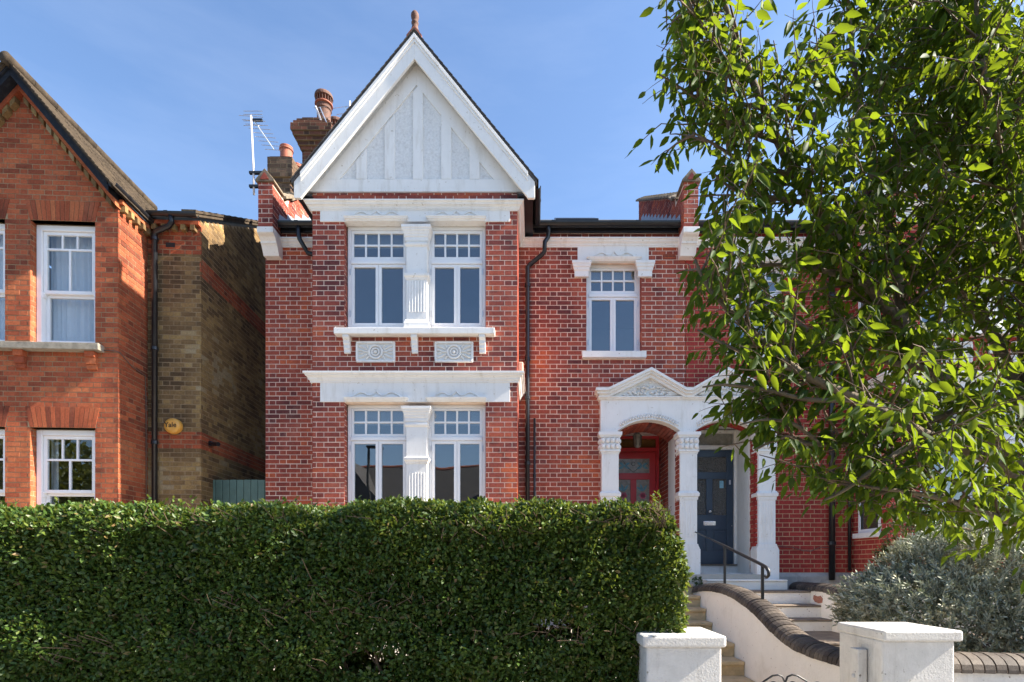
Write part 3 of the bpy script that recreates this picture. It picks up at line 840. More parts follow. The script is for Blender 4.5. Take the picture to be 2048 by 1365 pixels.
    # ---- gable
    cx = -1.722; ra = 9.186; sl = 1.222; hw = 1.735
    yb0, yb1 = 8.06, 8.105
    gable_z = lambda x: ra - .12 - sl * abs(x - cx)
    MB().prism_y([(cx - 1.62, 7.016), (cx + 1.62, 7.016), (cx + 1.62, gable_z(cx + 1.62)), (cx, gable_z(cx)), (cx - 1.62, gable_z(cx - 1.62))], DB - .006, DB + .25).build('gable_panel', 'roughcast', root)
    yt = DB - .03
    MB().box(cx - 1.60, cx + 1.60, yt, DB, 7.018, 7.20).build('timber', 'white_paint', root, bevel=.004)
    for k in (-2, -1, 0, 1, 2):
        xc = cx + .02 + k * .415; h = ra - .62 - sl * abs(k * .415)
        MB().prism_y([(xc - .074, 7.203), (xc + .074, 7.203), (xc + .074, h - sl * .074 * (1 if k >= 0 else -1) + (0 if k else -.0)), (xc, h + (.0 if k else .0)), (xc - .074, h + sl * .074 * (1 if k > 0 else -1))], yt, DB).build('timber', 'white_paint', root, bevel=.004)
    for s_ in (-1, 1):
        a0, a1 = ra - .30, ra - .60
        q = [(cx, a1), (cx + s_ * (a1 - 7.203) / sl, 7.203), (cx + s_ * min(1.6, (a0 - 7.203) / sl), 7.203), (cx + s_ * min(1.6, (a0 - 7.203) / sl), max(7.203, a0 - sl * 1.6)), (cx, a0)]
        if s_ < 0: q = q[::-1]
        MB().prism_y(q, yt + .004, DB - .002).build('raking_timber', 'white_paint', root, bevel=.003)
        # bargeboard
        zi = ra - .35
        xo = cx + s_ * hw
        q = [(cx, ra), (cx, zi), (cx + s_ * (zi - 6.86) / sl, 6.86), (cx + s_ * (zi - 6.86) / sl + s_ * .02, 6.83), (xo - s_ * .01, 6.83), (xo, 6.84), (xo, ra - sl * hw)]
        if s_ < 0: q = q[::-1]
        bb = MB().prism_y(q, yb0, yb1).build('bargeboard', 'white_paint', root, bevel=.005)
        for (o0, o1, yy) in ((.0, .062, yb0 - .03), (.062, .115, yb0 - .014)):
            e = hw - .10
            q = [(cx, ra - o0), (cx, ra - o1), (cx + s_ * e, ra - o1 - sl * e), (cx + s_ * e, ra - o0 - sl * e)]
            if s_ < 0: q = q[::-1]
            MB().prism_y(q, yy, yb0 + .002).build('verge_mould', 'white_paint', bb, bevel=.003)
        # soffit and roof slope of the bay
        q = [(cx, ra - .14), (cx, ra - .20), (cx + s_ * (hw - .05), ra - .20 - sl * (hw - .05)), (cx + s_ * (hw - .05), ra - .14 - sl * (hw - .05))]
        if s_ < 0: q = q[::-1]
        MB().prism_y(q, yb1, 8.24).build('verge_soffit', 'white_paint', root)
        q = [(cx, ra + .055), (cx, ra + .004), (cx + s_ * (hw + .03), ra + .004 - sl * (hw + .03)), (cx + s_ * (hw + .03), ra + .055 - sl * (hw + .03))]
        if s_ < 0: q = q[::-1]
        rf = MB().prism_y(q, 8.045, 12.6).build('roof', 'slate', root)
        # verge slates: one row of pieces along the front edge
        n = 26
        for k in range(n):
            t0 = (hw + .045) * k / n; t1 = (hw + .045) * (k + 1.12) / n
            zt0 = ra + .062 - sl * t0; zt1 = ra + .075 - sl * t1
            q = [(cx + s_ * t0, zt0 + .0), (cx + s_ * t0, zt0 - .012), (cx + s_ * t1, zt1 - .014), (cx + s_ * t1, zt1)]
            if s_ < 0: q = q[::-1]
            MB().prism_y(q, 8.03, 8.25).build('slate', 'slate', rf)
        # black fascia board and gutter along the bay eaves
        xe = cx + s_ * (hw - .03)
        MB().box(min(xe, xe - s_ * .02), max(xe, xe - s_ * .02), 8.11, 9.12, 6.90, 7.04).build('fascia_board', 'black_plastic', root)
        MB().box(min(xe - s_ * .02, cx + s_ * 1.5045), max(xe - s_ * .02, cx + s_ * 1.5045), 8.11, 9.15, 6.90, 6.915).build('soffit_board', 'black_plastic', root)
        xg = xe + s_ * .065
        gutter(root, (xg, 8.14, 7.06), (xg, 9.0, 7.05), .055)
    # ridge tiles and finial
    for k in range(9):
        MB().prism_y([(cx - .11, ra - .075), (cx, ra + .06), (cx + .11, ra - .075), (cx + .11, ra - .03), (cx, ra + .105), (cx - .11, ra - .03)], 8.035 + k * .46, 8.035 + k * .46 + .45).build('ridge_tile', 'terracotta', root)
    fz = ra + .06
    MB().lathe((cx, 8.10, fz), [(.07, 0), (.052, .04), (.042, .09), (.038, .11), (.05, .125), (.052, .14), (.040, .155), (.038, .17), (.052, .20), (.058, .235), (.054, .265), (.036, .295), (.010, .31)], 16).build('finial', 'terracotta_dark' if main else 'terracotta', root, smooth=True)
    # ---- main roof
    rz = lambda y: 7.08 + (y - 9.08) * .632
    q = MB().prism_x([(9.03, rz(9.03)), (13.3, rz(13.3)), (17.6, rz(9.0)), (17.6, rz(9.0) - .08), (13.3, rz(13.3) - .08), (9.03, rz(9.03) - .06)][::-1], x_l, x_r - .12)
    mr = q.build('roof', 'slate', root)
    n = 26
    for k in range(n):
        a = bx1 + .27 + (x_r - .12 - bx1 - .27) * k / n
        MB().box(a + .003, a + (x_r - .12 - bx1 - .27) / n - .003, 8.985, 9.28, rz(9.02) - .004, rz(9.02) + .01).build('slate', 'slate', mr).rotation_euler = (0, 0, 0)
    # rooflight
    ya = 10.2
    rl = MB(); zz = rz(ya)
    rl.prism_x([(ya, rz(ya) + .0), (ya + .8, rz(ya + .8)), (ya + .8, rz(ya + .8) + .075), (ya, rz(ya) + .075)], .40, 1.18)
    rl.build('rooflight', 'black_plastic', root, bevel=.006)
    # fascia, gutters on the main eaves
    MB().box(bx1 + .25, x_r - .13, 9.10, 9.125, 6.955, 7.075).build('fascia_board', 'black_plastic', root)
    MB().box(x_l + .28, bx0 - .02, 9.10, 9.125, 6.955, 7.075).build('fascia_board', 'black_plastic', root)
    gutter(root, (bx1 + .26, 9.025, 7.065), (x_r - .14, 9.025, 7.065)); gutter(root, (x_l + .29, 9.025, 7.065), (bx0 - .06, 9.025, 7.065))
    parapet(root, -4.245 if main else -4.245, brick, mortar, 'weathered_stone')
    # downpipes
    if main:
        a = px(1097, 9.03); b = px(1055, 9.12)
        pipe(root, 'downpipe', [(a, 9.03, 7.02), (a, 9.03, 6.93), (a - .005, 9.08, 6.86), (a - .06, 9.03, 6.75), (a - .065, 9.06, 6.62), (a - .10, 9.08, 6.58), (b + .04, 9.12, 6.44), (b, 9.12, 6.40), (b, 9.12, 5.2), (b, 9.12, 4.45), (b, 9.12, 1.4)], .036, collars=(6.1, 4.9, 4.27, 3.2, 2.1))
        c = px(1069, 9.12)
        pipe(root, 'vent_pipe', [(c, 9.12, 3.93), (c, 9.12, 1.4)], .02, collars=(3.0,))
        d = px(597, 9.03)
        pipe(root, 'downpipe', [(d, 9.03, 7.02), (d, 9.03, 6.9), (d + .02, 9.02, 6.80), (d + .10, 9.05, 6.66), (d + .13, 9.07, 6.60), (bx0 - .02, 9.1, 6.50), (bx0 - .02, 9.1, 6.42)], .036)
    else:
        b = 2 * XM - px(1664, 9.10)
        pipe(root, 'downpipe', [(b, 9.10, 6.98), (b, 9.10, 1.3)], .048, collars=(5.9, 4.3, 2.9, 1.9))
        c = 2 * XM - px(1699, 9.12)
        pipe(root, 'vent_pipe', [(c, 9.12, 5.0), (c, 9.12, 1.45)], .025, collars=(3.0,))
        # window in the side of the bay
        for (c0, c1) in ((2.05, 3.935), (5.02, 6.60)):
            w = MB(); xx = bx1
            w.box(xx - .05, xx + .01, 8.42, 8.48, c0, c1); w.box(xx - .05, xx + .01, 8.94, 9.0, c0, c1); w.box(xx - .05, xx + .01, 8.48, 8.94, c1 - .06, c1)
            w.box(xx - .05, xx + .01, 8.48, 8.94, c0, c0 + .06); w.box(xx - .05, xx + .005, 8.48, 8.94, c1 - .5, c1 - .45); w.box(xx - .05, xx + .005, 8.70, 8.73, c1 - .45, c1 - .06)
            wo = w.build('window', 'window_white', root, bevel=.004)
            MB().box(xx - .02, xx - .015, 8.48, 8.94, c0 + .06, c1 - .5).build('pane', 'window_glass', wo)
            MB().box(xx - .02, xx - .015, 8.48, 8.94, c1 - .45, c1 - .06).build('pane', 'window_glass', wo)
            MB().box(xx - .05, xx + .07, 8.36, 9.06, c0 - .08, c0).build('window_sill', 'white_paint', root, bevel=.006)
    return door, dd

def front_door(parent, xc, y, z0, w, h, paint, style):
    d = MB(); x0, x1 = xc - w / 2, xc + w / 2; s_ = .115
    zt = z0 + h
    gl0, gl1 = zt - .39, zt - .12           # wide top light
    mid0, mid1 = zt - 1.15, zt - .51         # tall lights
    d.box(x0, x0 + s_, y, y + .045, z0, zt); d.box(x1 - s_, x1, y, y + .045, z0, zt)
    d.box(x0 + s_, x1 - s_, y, y + .045, gl1, zt); d.box(x0 + s_, x1 - s_, y, y + .045, mid1, gl0)
    d.box(x0 + s_, x1 - s_, y, y + .045, mid0 - .26, mid0); d.box(x0 + s_, x1 - s_, y, y + .045, z0, z0 + .22)
    m0, m1 = xc - .055, xc + .055
    d.box(m0, m1, y, y + .045, mid0, mid1); d.box(m0, m1, y, y + .045, z0 + .22, mid0 - .26)
    D = d.build('door', paint, parent, bevel=.004)
    for (a, b) in ((x0 + s_, m0), (m1, x1 - s_)):
        p = MB().box(a, b, y + .018, y + .04, z0 + .22, mid0 - .26)
        p.build('door_panel', paint, D); MB().box(a + .03, b - .03, y + .008, y + .02, z0 + .25, mid0 - .29).build('door_panel', paint, D, bevel=.008)
        MB().box(a, b, y + .02, y + .026, mid0, mid1).build('pane', style, D)
    MB().box(x0 + s_, x1 - s_, y + .02, y + .026, gl0, gl1).build('pane', style, D)
    return D, (x0, x1, m0, m1, s_, gl0, gl1, mid0, mid1)

main_root = thing('terraced_house', 'red brick house with white timbered gable, white bay windows and red front door', 'house', (-1.0, DW, 0.3), 'pair of gabled terraced houses')
house_main = main_root
door_m, dd_m = terraced_house('brick_red', 'mortar', main_root, True)
MIR = XM
twin_root = thing('terraced_house', 'red-painted brick house with blue front door, half hidden behind the tree', 'house', (-1.0, DW, 0.3), 'pair of gabled terraced houses')
door_t, dd_t = terraced_house('brick_painted', 'mortar_yellow', twin_root, False)
MIR = None
parapet(main_root, XM, 'brick_red', 'mortar', 'weathered_stone')

# ---- doors
def door_frame(parent, x0, x1, y, z0, zd, zt, paint):
    f = MB(); t = .055
    f.box(x0 - t, x0 - .003, y - .02, y + .08, z0, zt); f.box(x1 + .003, x1 + t, y - .02, y + .08, z0, zt)
    f.box(x0 - .003, x1 + .003, y - .025, y + .08, zd + .004, zd + .075); f.box(x0 - .003, x1 + .003, y - .02, y + .08, zt - .05, zt)
    o = f.build('door_frame', paint, parent, bevel=.004)
    return o
xc = (door_m[0] + door_m[1]) / 2
dz = 1.60
df = door_frame(main_root, xc - .42, xc + .42, dd_m - .05, dz - .05, dz + 2.06, 3.955, 'red_door_paint')
MB().box(xc - .42, xc + .42, dd_m, dd_m + .006, dz + 2.135, 3.905).build('fanlight_pane', 'stair_glass_amber', df)
D, (x0, x1, m0, m1, s_, gl0, gl1, mid0, mid1) = front_door(main_root, xc, dd_m - .045, dz, .83, 2.055, 'red_door_paint', 'stair_glass_clear')
MB().box(door_m[0], door_m[1], dd_m - .10, dd_m + .06, 1.39, dz - .003).build('door_step', 'white_paint', main_root, bevel=.006)
def lens(mb, c, a, L, w, y):
    n = 8; pts = []
    for i in range(n + 1): t = i / n; pts.append((t * L, w * math.sin(math.pi * t)))
    for i in range(n - 1, 0, -1): t = i / n; pts.append((t * L, -w * math.sin(math.pi * t)))
    q = [(c[0] + u * math.cos(a) - v * math.sin(a), c[1] + u * math.sin(a) + v * math.cos(a)) for u, v in pts]
    mb.prism_y(q, y - .002, y + .003)
ypane = dd_m - .045 + .016
lv = MB(); zc_ = (gl0 + gl1) / 2
for sx in (-1, 1):
    for a in (2.5, 3.6, .55, -.45): lens(lv, (xc + sx * .17, zc_), a, .12, .024, ypane)
lv.build('stained_leaf', 'stair_glass_blue', D)
ld = MB()
ld.tube([(xc + .035 * math.cos(t), ypane, zc_ + .04 + .035 * math.sin(t)) for t in [2 * math.pi * i / 12 for i in range(13)]], .005, 5)
for sx in (-1, 1): ld.tube([(xc, ypane, gl0 + .02), (xc + sx * .1, ypane, gl0 + .1), (xc + sx * .2, ypane, gl1 - .03), (xc + sx * .29, ypane, zc_)], .004, 5)
ld.build('leading', 'ink_black', D)
for ux in ((x0 + s_ + m0) / 2, (m1 + x1 - s_) / 2):
    fl = MB()
    for k in range(6): lens(fl, (ux, mid1 - .30), k * math.pi / 3, .07, .028, ypane)
    fl.build('stained_petal', 'stair_glass_pink', D)
    lv = MB()
    for a in (1.0, 1.9, 2.5): lens(lv, (ux, mid1 - .22), a, .15, .022, ypane)
    lv.build('stained_leaf', 'stair_glass_blue', D)
    MB().box(ux - .085, ux + .085, ypane - .001, ypane + .002, mid0 + .02, mid1 - .42).build('stained_border', 'stair_glass_amber', D)
# blue door of the twin
xc = 2 * XM - (door_t[0] + door_t[1]) / 2
dz = 1.565
df = door_frame(twin_root, xc - .425, xc + .425, dd_t - .05, dz - .05, dz + 2.02, 3.93, 'white_paint')
MB().box(xc - .42, xc + .42, dd_t, dd_t + .006, dz + 2.10, 3.88).build('fanlight_pane', 'stair_glass_clear', df)
D, (x0, x1, m0, m1, s_, gl0, gl1, mid0, mid1) = front_door(twin_root, xc, dd_t - .045, dz, .84, 2.015, 'blue_door_paint', 'frosted_glass')
yd = dd_t - .045
lb = MB().box(xc - .11, xc + .11, yd - .012, yd, mid0 - .185, mid0 - .105).build('letterbox', 'chrome', D, bevel=.006)
MB().box(xc - .085, xc + .085, yd - .017, yd - .012, mid0 - .165, mid0 - .125).build('letterbox_flap', 'chrome', lb, bevel=.004)
MB().lathe((xc, yd - .03, mid0 + .03), [(.012, 0), (.03, .01), (.034, .03), (.03, .05), (.012, .06)], 14).build('door_knob', 'chrome', D, smooth=True)
MB().box(x1 - .075, x1 - .045, yd - .015, yd, mid1 - .10, mid1 - .02).build('door_lock', 'aluminium', D, bevel=.004)
MB().box(m1 + .13, m1 + .20, yd + .014, yd + .02, mid1 - .16, mid1 - .03).build('sticker', 'sticker', D)
MB().box(x1 - .03, x1 - .018, yd - .006, yd, mid0 - .20, mid0 - .18).build('door_lock', 'chrome', D)
MB().box(xc - .47, xc + .47, dd_t - .12, dd_t + .06, 1.39, dz - .03).build('door_step', 'white_paint', twin_root, bevel=.006)
MB().box(xc - .44, xc + .46, dd_t - .15, dd_t - .04, dz - .03, dz - .004).build('door_sill', 'tread_brown', twin_root, bevel=.005)
MB().box(xc + .50, xc + .515, dd_t - .40, dd_t - .37, dz + .82, dz + .90).build('door_bell', 'ink_black', twin_root)

# ------------------------------------------------------------------ the shared porch
porch = thing('entrance_porch', 'white double porch with two pediments and carved columns around both front doors', 'porch', (XM, 9.1, 1.39))
PF = 9.05                        # front plane of the porch
def porch_half():
    xo, xi = 1.075, XM
    c = (door_m[0] + door_m[1]) / 2; half = .497; zs, rise = 3.715, .175
    rad = (half * half + rise * rise) / (2 * rise); cz = zs + rise - rad; a0 = math.asin(half / rad)
    arc = [(c + rad * math.sin(-a0 + 2 * a0 * i / 14), cz + rad * math.cos(-a0 + 2 * a0 * i / 14)) for i in range(15)]
    ztop = 4.24
    pts = [(xo, 3.66), (c - half, 3.66)] + arc + [(c + half, 3.66), (xi, 3.66), (xi, ztop), (xo, ztop)]
    MB().prism_y(pts, PF, PF + .16).build('frieze', 'white_paint', porch, bevel=.003)
    # pediment field
    xa, apex = px(1300, PF), 4.70
    MB().prism_y([(xo + .1, ztop), (xi, ztop), (xi, 4.36), (xa, apex - .04), (xo + .1, 4.36)], PF + .02, PF + .15).build('pediment', 'white_paint', porch)
    # moulded cornice: three bands following level - rake - level
    def band(o0, o1, y0, ext):
        L = [(xo - ext, 4.375), (px(1215, PF), 4.375), (xa, apex), (XM - .05, 4.375), (xi, 4.375)]
        top = [(x, z - o0) for x, z in L]; bot = [(x, z - o1) for x, z in L]
        for i in range(len(L) - 1):
            q = [bot[i], bot[i + 1], top[i + 1], top[i]]
            yield q
    for (o0, o1, y0, ext) in ((0, .045, PF - .135, .085), (.045, .085, PF - .10, .06), (.085, .135, PF - .06, .03)):
        m = MB()
        for q in band(o0, o1, y0, ext): m.prism_y(q, y0, PF + .14)
        m.build('raking_cornice', 'white_paint', porch)
    MB().sweep([(xo - .0, PF + .14), (xo - .0, PF), (xi, PF)], [(-.01, 4.215), (.02, 4.215), (.028, 4.235), (.045, 4.245), (.045, 4.262), (-.01, 4.265)]).build('architrave_mould', 'white_paint', porch)
    rr = random.Random(3); lf = MB()
    zf = lambda x: apex - .20 - abs(x - xa) * (apex - 4.375) / (xa - px(1215, PF))
    for _ in range(95):
        x = rr.uniform(xa - .5, xa + .5); h = zf(x)
        if h < 4.30: continue
        z = rr.uniform(4.285, h); ang = math.atan2(z - 4.28, x - xa) + rr.uniform(-.5, .5); a = rr.uniform(.6, 1.2)
        lf.blob((x, PF + .014, z), (.036 * a, .05, .017 * a), 7, 4)
    lf.build('leaf_carving', 'white_paint', porch, smooth=True, kind='stuff')
    tr = MB()
    for i in range(2, 25):
        t = -a0 + 2 * a0 * i / 26
        x, z = c + (rad + .055) * math.sin(t), cz + (rad + .055) * math.cos(t)
        tr.blob((x, PF - .002, z + rr.uniform(-.006, .006)), (.018, .034, .028), 7, 4); tr.blob((x + .012, PF - .002, z + .034), (.012, .03, .018), 6, 4)
    tr.build('arch_carving', 'white_paint', porch, smooth=True)
    MB().tube([(x, PF - .003, z + .012) for x, z in arc], .010, 6).build('arch_bead', 'white_paint', porch, smooth=True)
    # brick arch under the frieze
    voussoirs(porch, 'arch_brick', 'brick_red' if MIR is None else 'brick_painted', c, half - .012, zs - .028, rise, .11, PF + .17, 9.36 if MIR is not None else 9.78, 17)
    r2 = rad + .06
    q = [(c + r2 * math.sin(-a0 + 2 * a0 * i / 14), cz + r2 * math.cos(-a0 + 2 * a0 * i / 14)) for i in range(15)]
    MB().prism_y([(c - half - .1, 3.6), *[(x, z - .055) for x, z in q], (c + half + .1, 3.6), (c + half + .1, 4.1), (c - half - .1, 4.1)], PF + .18, 9.34 if MIR is not None else 9.76).build('arch_backing', 'mortar', porch)
def porch_column(xc, w=.138):
    col = MB(); y0, y1 = PF - .02, PF + .2
    col.box(xc - w, xc + w, y0, y1, 1.86, 3.66)
    C = col.build('column', 'white_paint', porch, bevel=.004)
    path = [(xc - w, y1), (xc - w, y0), (xc + w, y0), (xc + w, y1)]
    cap = MB()
    cap.sweep(path, [(-.01, 3.34), (.008, 3.34), (.012, 3.37), (.028, 3.375), (.028, 3.40), (.012, 3.405), (.01, 3.60), (.03, 3.605), (.036, 3.63), (.05, 3.635), (.05, 3.688), (-.01, 3.69)])
    k = cap.build('capital', 'white_paint', C)
    b = MB()
    for i in range(4):
        for j in range(2):
            x = xc + (i - 1.5) * .078; z = 3.455 + j * .095
            b.blob((x + R.uniform(-.006, .006), y0 - .022, z), (.038, .03, .043), 9, 6)
            b.blob((x + .02, y0 - .03, z + .03), (.018, .018, .02), 7, 4)
    for sx in (-1, 1):
        for i in range(2):
            for j in range(2): b.blob((xc + sx * (w + .018), y0 + .05 + i * .08, 3.455 + j * .095), (.03, .036, .043), 8, 6)
    b.build('capital_carving', 'white_paint', k, smooth=True)
    MB().sweep(path, [(-.01, 2.60), (.012, 2.60), (.014, 2.645), (.03, 2.655), (.034, 2.70), (.02, 2.72), (.012, 2.735), (-.01, 2.74)]).build('collar', 'white_paint', C)
    for i in range(5):
        u = xc + (i - 2) * .042
        MB().box(u - .012, u + .012, y0 - .006, y0 + .01, 1.99, 2.56).build('fluting', 'white_paint', C, bevel=.005)
    bs = MB(); wb = w + .042
    bs.box(xc - wb, xc + wb, y0 - .045, y1 + .01, 1.30, 1.80)
    bs.prism_y([(xc - wb, 1.80), (xc + wb, 1.80), (xc + w + .012, 1.865), (xc + w + .012, 1.885), (xc - w - .012, 1.885), (xc - w - .012, 1.865)], y0 - .03, y1)
    bs.build('column_base', 'white_paint', C, bevel=.005)
porch_half()
MIR = XM; porch_half(); MIR = None
for xc in (px(1220, PF), px(1376.5, PF), px(1533, PF)): porch_column(xc)
lan = thing('porch_lantern', 'small black hanging lantern in front of the fanlight over the red door', 'lantern', (px(1275, 10.0), 10.0, 3.95))
lx = px(1275, 10.0)
MB().tube([(lx, 10.0, 3.955), (lx, 10.0, 3.90)], .006, 6).build('hanging_rod', 'black_iron', lan)
MB().lathe((lx, 10.0, 3.66), [(.03, -.02), (.055, 0), (.06, .02), (.075, .19), (.085, .20), (.05, .23), (.02, .25)], 6).build('lantern_glass', 'stair_glass_clear', lan)
for k in range(6):
    a = 2 * math.pi * k / 6
    MB().tube([(lx + .062 * math.cos(a), 10 + .062 * math.sin(a), 3.67), (lx + .08 * math.cos(a), 10 + .08 * math.sin(a), 3.86)], .006, 5).build('lantern_bar', 'black_iron', lan)

# ------------------------------------------------------------------ chimneys and aerials of the main house
def stack(root, x0, x1, y0, y1, z0, z1, brick, tiers):
    m = MB().box(x0 + .006, x1 - .006, y0 + .006, y1 - .006, z0, z1)
    ch = m.build('chimney', 'mortar_grey', root)
    B = Bricks()
    B.plane('front', y0 + .006, x0, x1, z0, z1); B.plane('px', x1 - .006, y0, y1, z0, z1); B.plane('nx', x0 + .006, y0, y1, z0, z1)
    for (e, a, b) in tiers:
        MB().box(x0 - e + .006, x1 + e - .006, y0 - e + .006, y1 + e - .006, a, b).build('corbel_course', 'mortar_grey', ch)
        B.plane('front', y0 - e + .006, x0 - e, x1 + e, a, b); B.plane('px', x1 + e - .006, y0 - e, y1 + e, a, b); B.plane('nx', x0 - e + .006, y0 - e, y1 + e, a, b)
    B.finish(ch, brick, 0)
    return ch
ch1 = stack(main_root, -4.72, -4.24, 11.4, 12.7, 7.5, 10.66, 'brick_chimney', [(.06, 9.60, 9.68), (.03, 9.98, 10.055), (.065, 10.055, 10.13), (.10, 10.13, 10.205), (.14, 10.205, 10.28), (.17, 10.28, 10.43), (.13, 10.43, 10.505), (.08, 10.505, 10.58)])
chimney_pot(ch1, (-4.36, 11.62, 10.62), .138, .44, 'terracotta_dark', True); chimney_pot(ch1, (-4.34, 12.30, 10.62), .14, .42, 'terracotta', True)
ch2 = stack(main_root, -4.57, -4.24, 9.75, 10.95, 7.3, 8.62, 'brick_sooty', [(.05, 8.28, 8.62), (.02, 8.20, 8.28)])
MB().prism_x([(9.7, 8.625), (11.0, 8.625), (10.9, 8.68), (9.8, 8.68)], -4.58, -4.23).build('mortar_flaunching', 'weathered_stone', ch2)
for (yy, hh) in ((9.95, .30), (10.38, .28), (10.78, .26)): chimney_pot(ch2, (-4.40, yy, 8.66), .105, hh)
def aerial(label, mast, boom0, boom1, n, span, elem_dir, panel=True, brackets=()):
    a = thing('tv_aerial', label, 'aerial', mast[0], 'rooftop aerials')
    MB().tube(mast, .018, 8).build('mast', 'mast_grey', a, smooth=True)
    b = MB().tube([boom0, boom1], .011, 6).build('boom', 'aluminium', a)
    A, Bv, e = Vector(boom0), Vector(boom1), Vector(elem_dir).normalized()
    for k in range(n):
        p = A.lerp(Bv, k / (n - 1)); s_ = span * (1 - .25 * k / n)
        MB().tube([p - e * s_, p + e * s_], .0045, 5).build('element', 'aluminium', b)
    if panel:
        p = A.lerp(Bv, .12)
        MB().box(p.x - .02, p.x + .15, p.y - .02, p.y + .02, p.z - .015, p.z + .02).build('dipole_box', 'black_plastic', a)
        for dz in (-.16, -.08, .03, .09):
            MB().tube([(A.x - .13, A.y, A.z + dz), (A.x + .2, A.y, A.z + dz)], .0045, 5).build('reflector', 'aluminium', a)
    for z in brackets:
        MB().box(mast[0][0] - .08, mast[0][0] + .16, mast[0][1] - .02, mast[0][1] + .03, z - .02, z + .02).build('bracket', 'black_iron', a)
    return a
def P(p, q, D): return (px(p, D), D, pz(q, D))
aerial('tall thin aerial on a pale mast clamped to the small chimney', [P(508, 390, 9.72), P(507, 345, 9.72), P(502, 232, 9.72)], P(502, 233, 9.72), P(548, 300, 9.85), 9, .20, (1, .1, 0), True, (pz(346, 9.72), pz(373, 9.72)))
aerial('small aerial leaning against the tall chimney pot', [P(631, 213, 11.3), P(656, 280, 11.3)], P(640, 215, 11.28), P(672, 288, 11.28), 8, .13, (1, 0, .1), False)
aerial('aerial of thin rods peeping from behind the white gable', [P(694, 300, 12.0), P(698, 240, 12.0), P(700, 203, 12.0)], P(688, 214, 12.0), P(716, 250, 12.0), 4, .28, (1, 0, .15), False)
# alarm box on the bay side
ab = thing('alarm_box', 'pale pink alarm box on the side of the bay beside the black downpipe', 'alarm box', (-.20, 8.6, 4.5))
MB().box(-.246, -.165, 8.62, 8.86, 4.36, 4.68).build('casing', 'alarm_white', ab, bevel=.02)
MB().box(-.17, -.160, 8.68, 8.80, 4.48, 4.56).build('strobe', 'alarm_white', ab, bevel=.004)

# ------------------------------------------------------------------ the neighbouring house on the other side of the alley
TH = .055
lh = thing('neighbour_house', 'orange brick house with dark gable boards and brown brick flank beside the alley', 'house', (0, 0, .3))
BASES[lh.name] = (0, 0, .3)
lh.rotation_euler = (0, 0, TH); lh.location = (-6.16, 8.30, .3)
W = 2.66; C0 = -W / 2; SETB = .69; U1 = .83
win_u = (-1.25, -.33); win_l = (-2.50, -1.60)
holes = [(a, b, c, d) for (a, b) in (win_u, win_l) for (c, d) in ((4.78, 6.62), (1.9, 3.57))]
sg = 1.20; eave = 6.87; apexz = eave + W / 2 * sg
gclip = lambda v: (-W, 0) if v < eave else (-W + (v - eave) / sg, -(v - eave) / sg)
core = MB()
slab(core, -W, -.006, .3, eave, .004, .25, holes)
core.prism_y([(-W, eave), (-.006, eave), (C0, apexz)], .004, .25)
core.box(-.25, -.005, .25, SETB + .1, .3, eave); core.box(-W, -W + .25, .25, 4, .3, eave)
core.build('wall', 'mortar_grey', lh)
core = MB(); core.box(-.004, U1 - .004, SETB + .004, SETB + .25, .3, 7.03)
core.prism_x([(SETB + .25, .3), (6.5, .3), (6.5, 7.13 + (6.5 - SETB) * .54), (SETB + .1, 7.13), (SETB + .1, 7.0), (SETB + .25, 7.0)], U1 - .25, U1 - .004)
core.build('flank_wall', 'mortar_grey', lh)
B = Bricks()
ah = .30
arches = [(win_u[0], win_u[1], 6.62, 6.92), (win_u[0], win_u[1], 3.57, 3.88), (win_l[0], win_l[1], 6.62, 6.92), (win_l[0], win_l[1], 3.57, 3.88)]
ar_h = [(a - .025, b + .025, c, d) for (a, b, c, d) in arches]
B.plane('front', .004, -W, 0, 1.2, apexz, holes=holes + ar_h, clip=gclip, pick=lambda u, v: v > 1.9 and u > -1.9)
B.plane('px', -.004, 0, SETB, 1.2, eave, pick=lambda u, v: v > 1.9)
for (a, b, c, d) in holes:
    B.plane('px', a, .006, .12, c, d); B.plane('nx', b, .006, .12, c, d)
B.plane('front', SETB + .004, 0, U1, 6.55, 7.0)
B.plane('front', SETB + .004, 0, U1, 3.42, 3.69)
lift = lambda v: (SETB, 6.5) if v < 7.05 else (SETB + .02 + (v - 7.08) / .54, 6.5)
B.plane('px', U1 - .004, SETB, 6.5, 6.20, 6.50); B.plane('px', U1 - .004, SETB, 6.5, 3.42, 3.69)
B.finish(lh, 'brick_orange', 300)
B = Bricks()
B.plane('front', SETB + .004, 0, U1, 1.2, 3.42); B.plane('front', SETB + .004, 0, U1, 3.69, 6.55)
B.plane('px', U1 - .004, SETB, 6.5, 1.2, 3.42); B.plane('px', U1 - .004, SETB, 6.5, 3.69, 6.20); B.plane('px', U1 - .004, SETB, 6.5, 6.50, 10.0, clip=lift)
B.finish(lh, 'brick_stock', 0, 'stock_brickwork')
for (a, b, c, d) in arches: flat_arch(lh, 'brick_orange', a - .005, b + .005, c + .004, d - .004, .065, .004, 15)
for (a, b, c, d) in ar_h: MB().box(a, b, .003, .1, c, d).build('arch_backing', 'mortar_grey', lh)
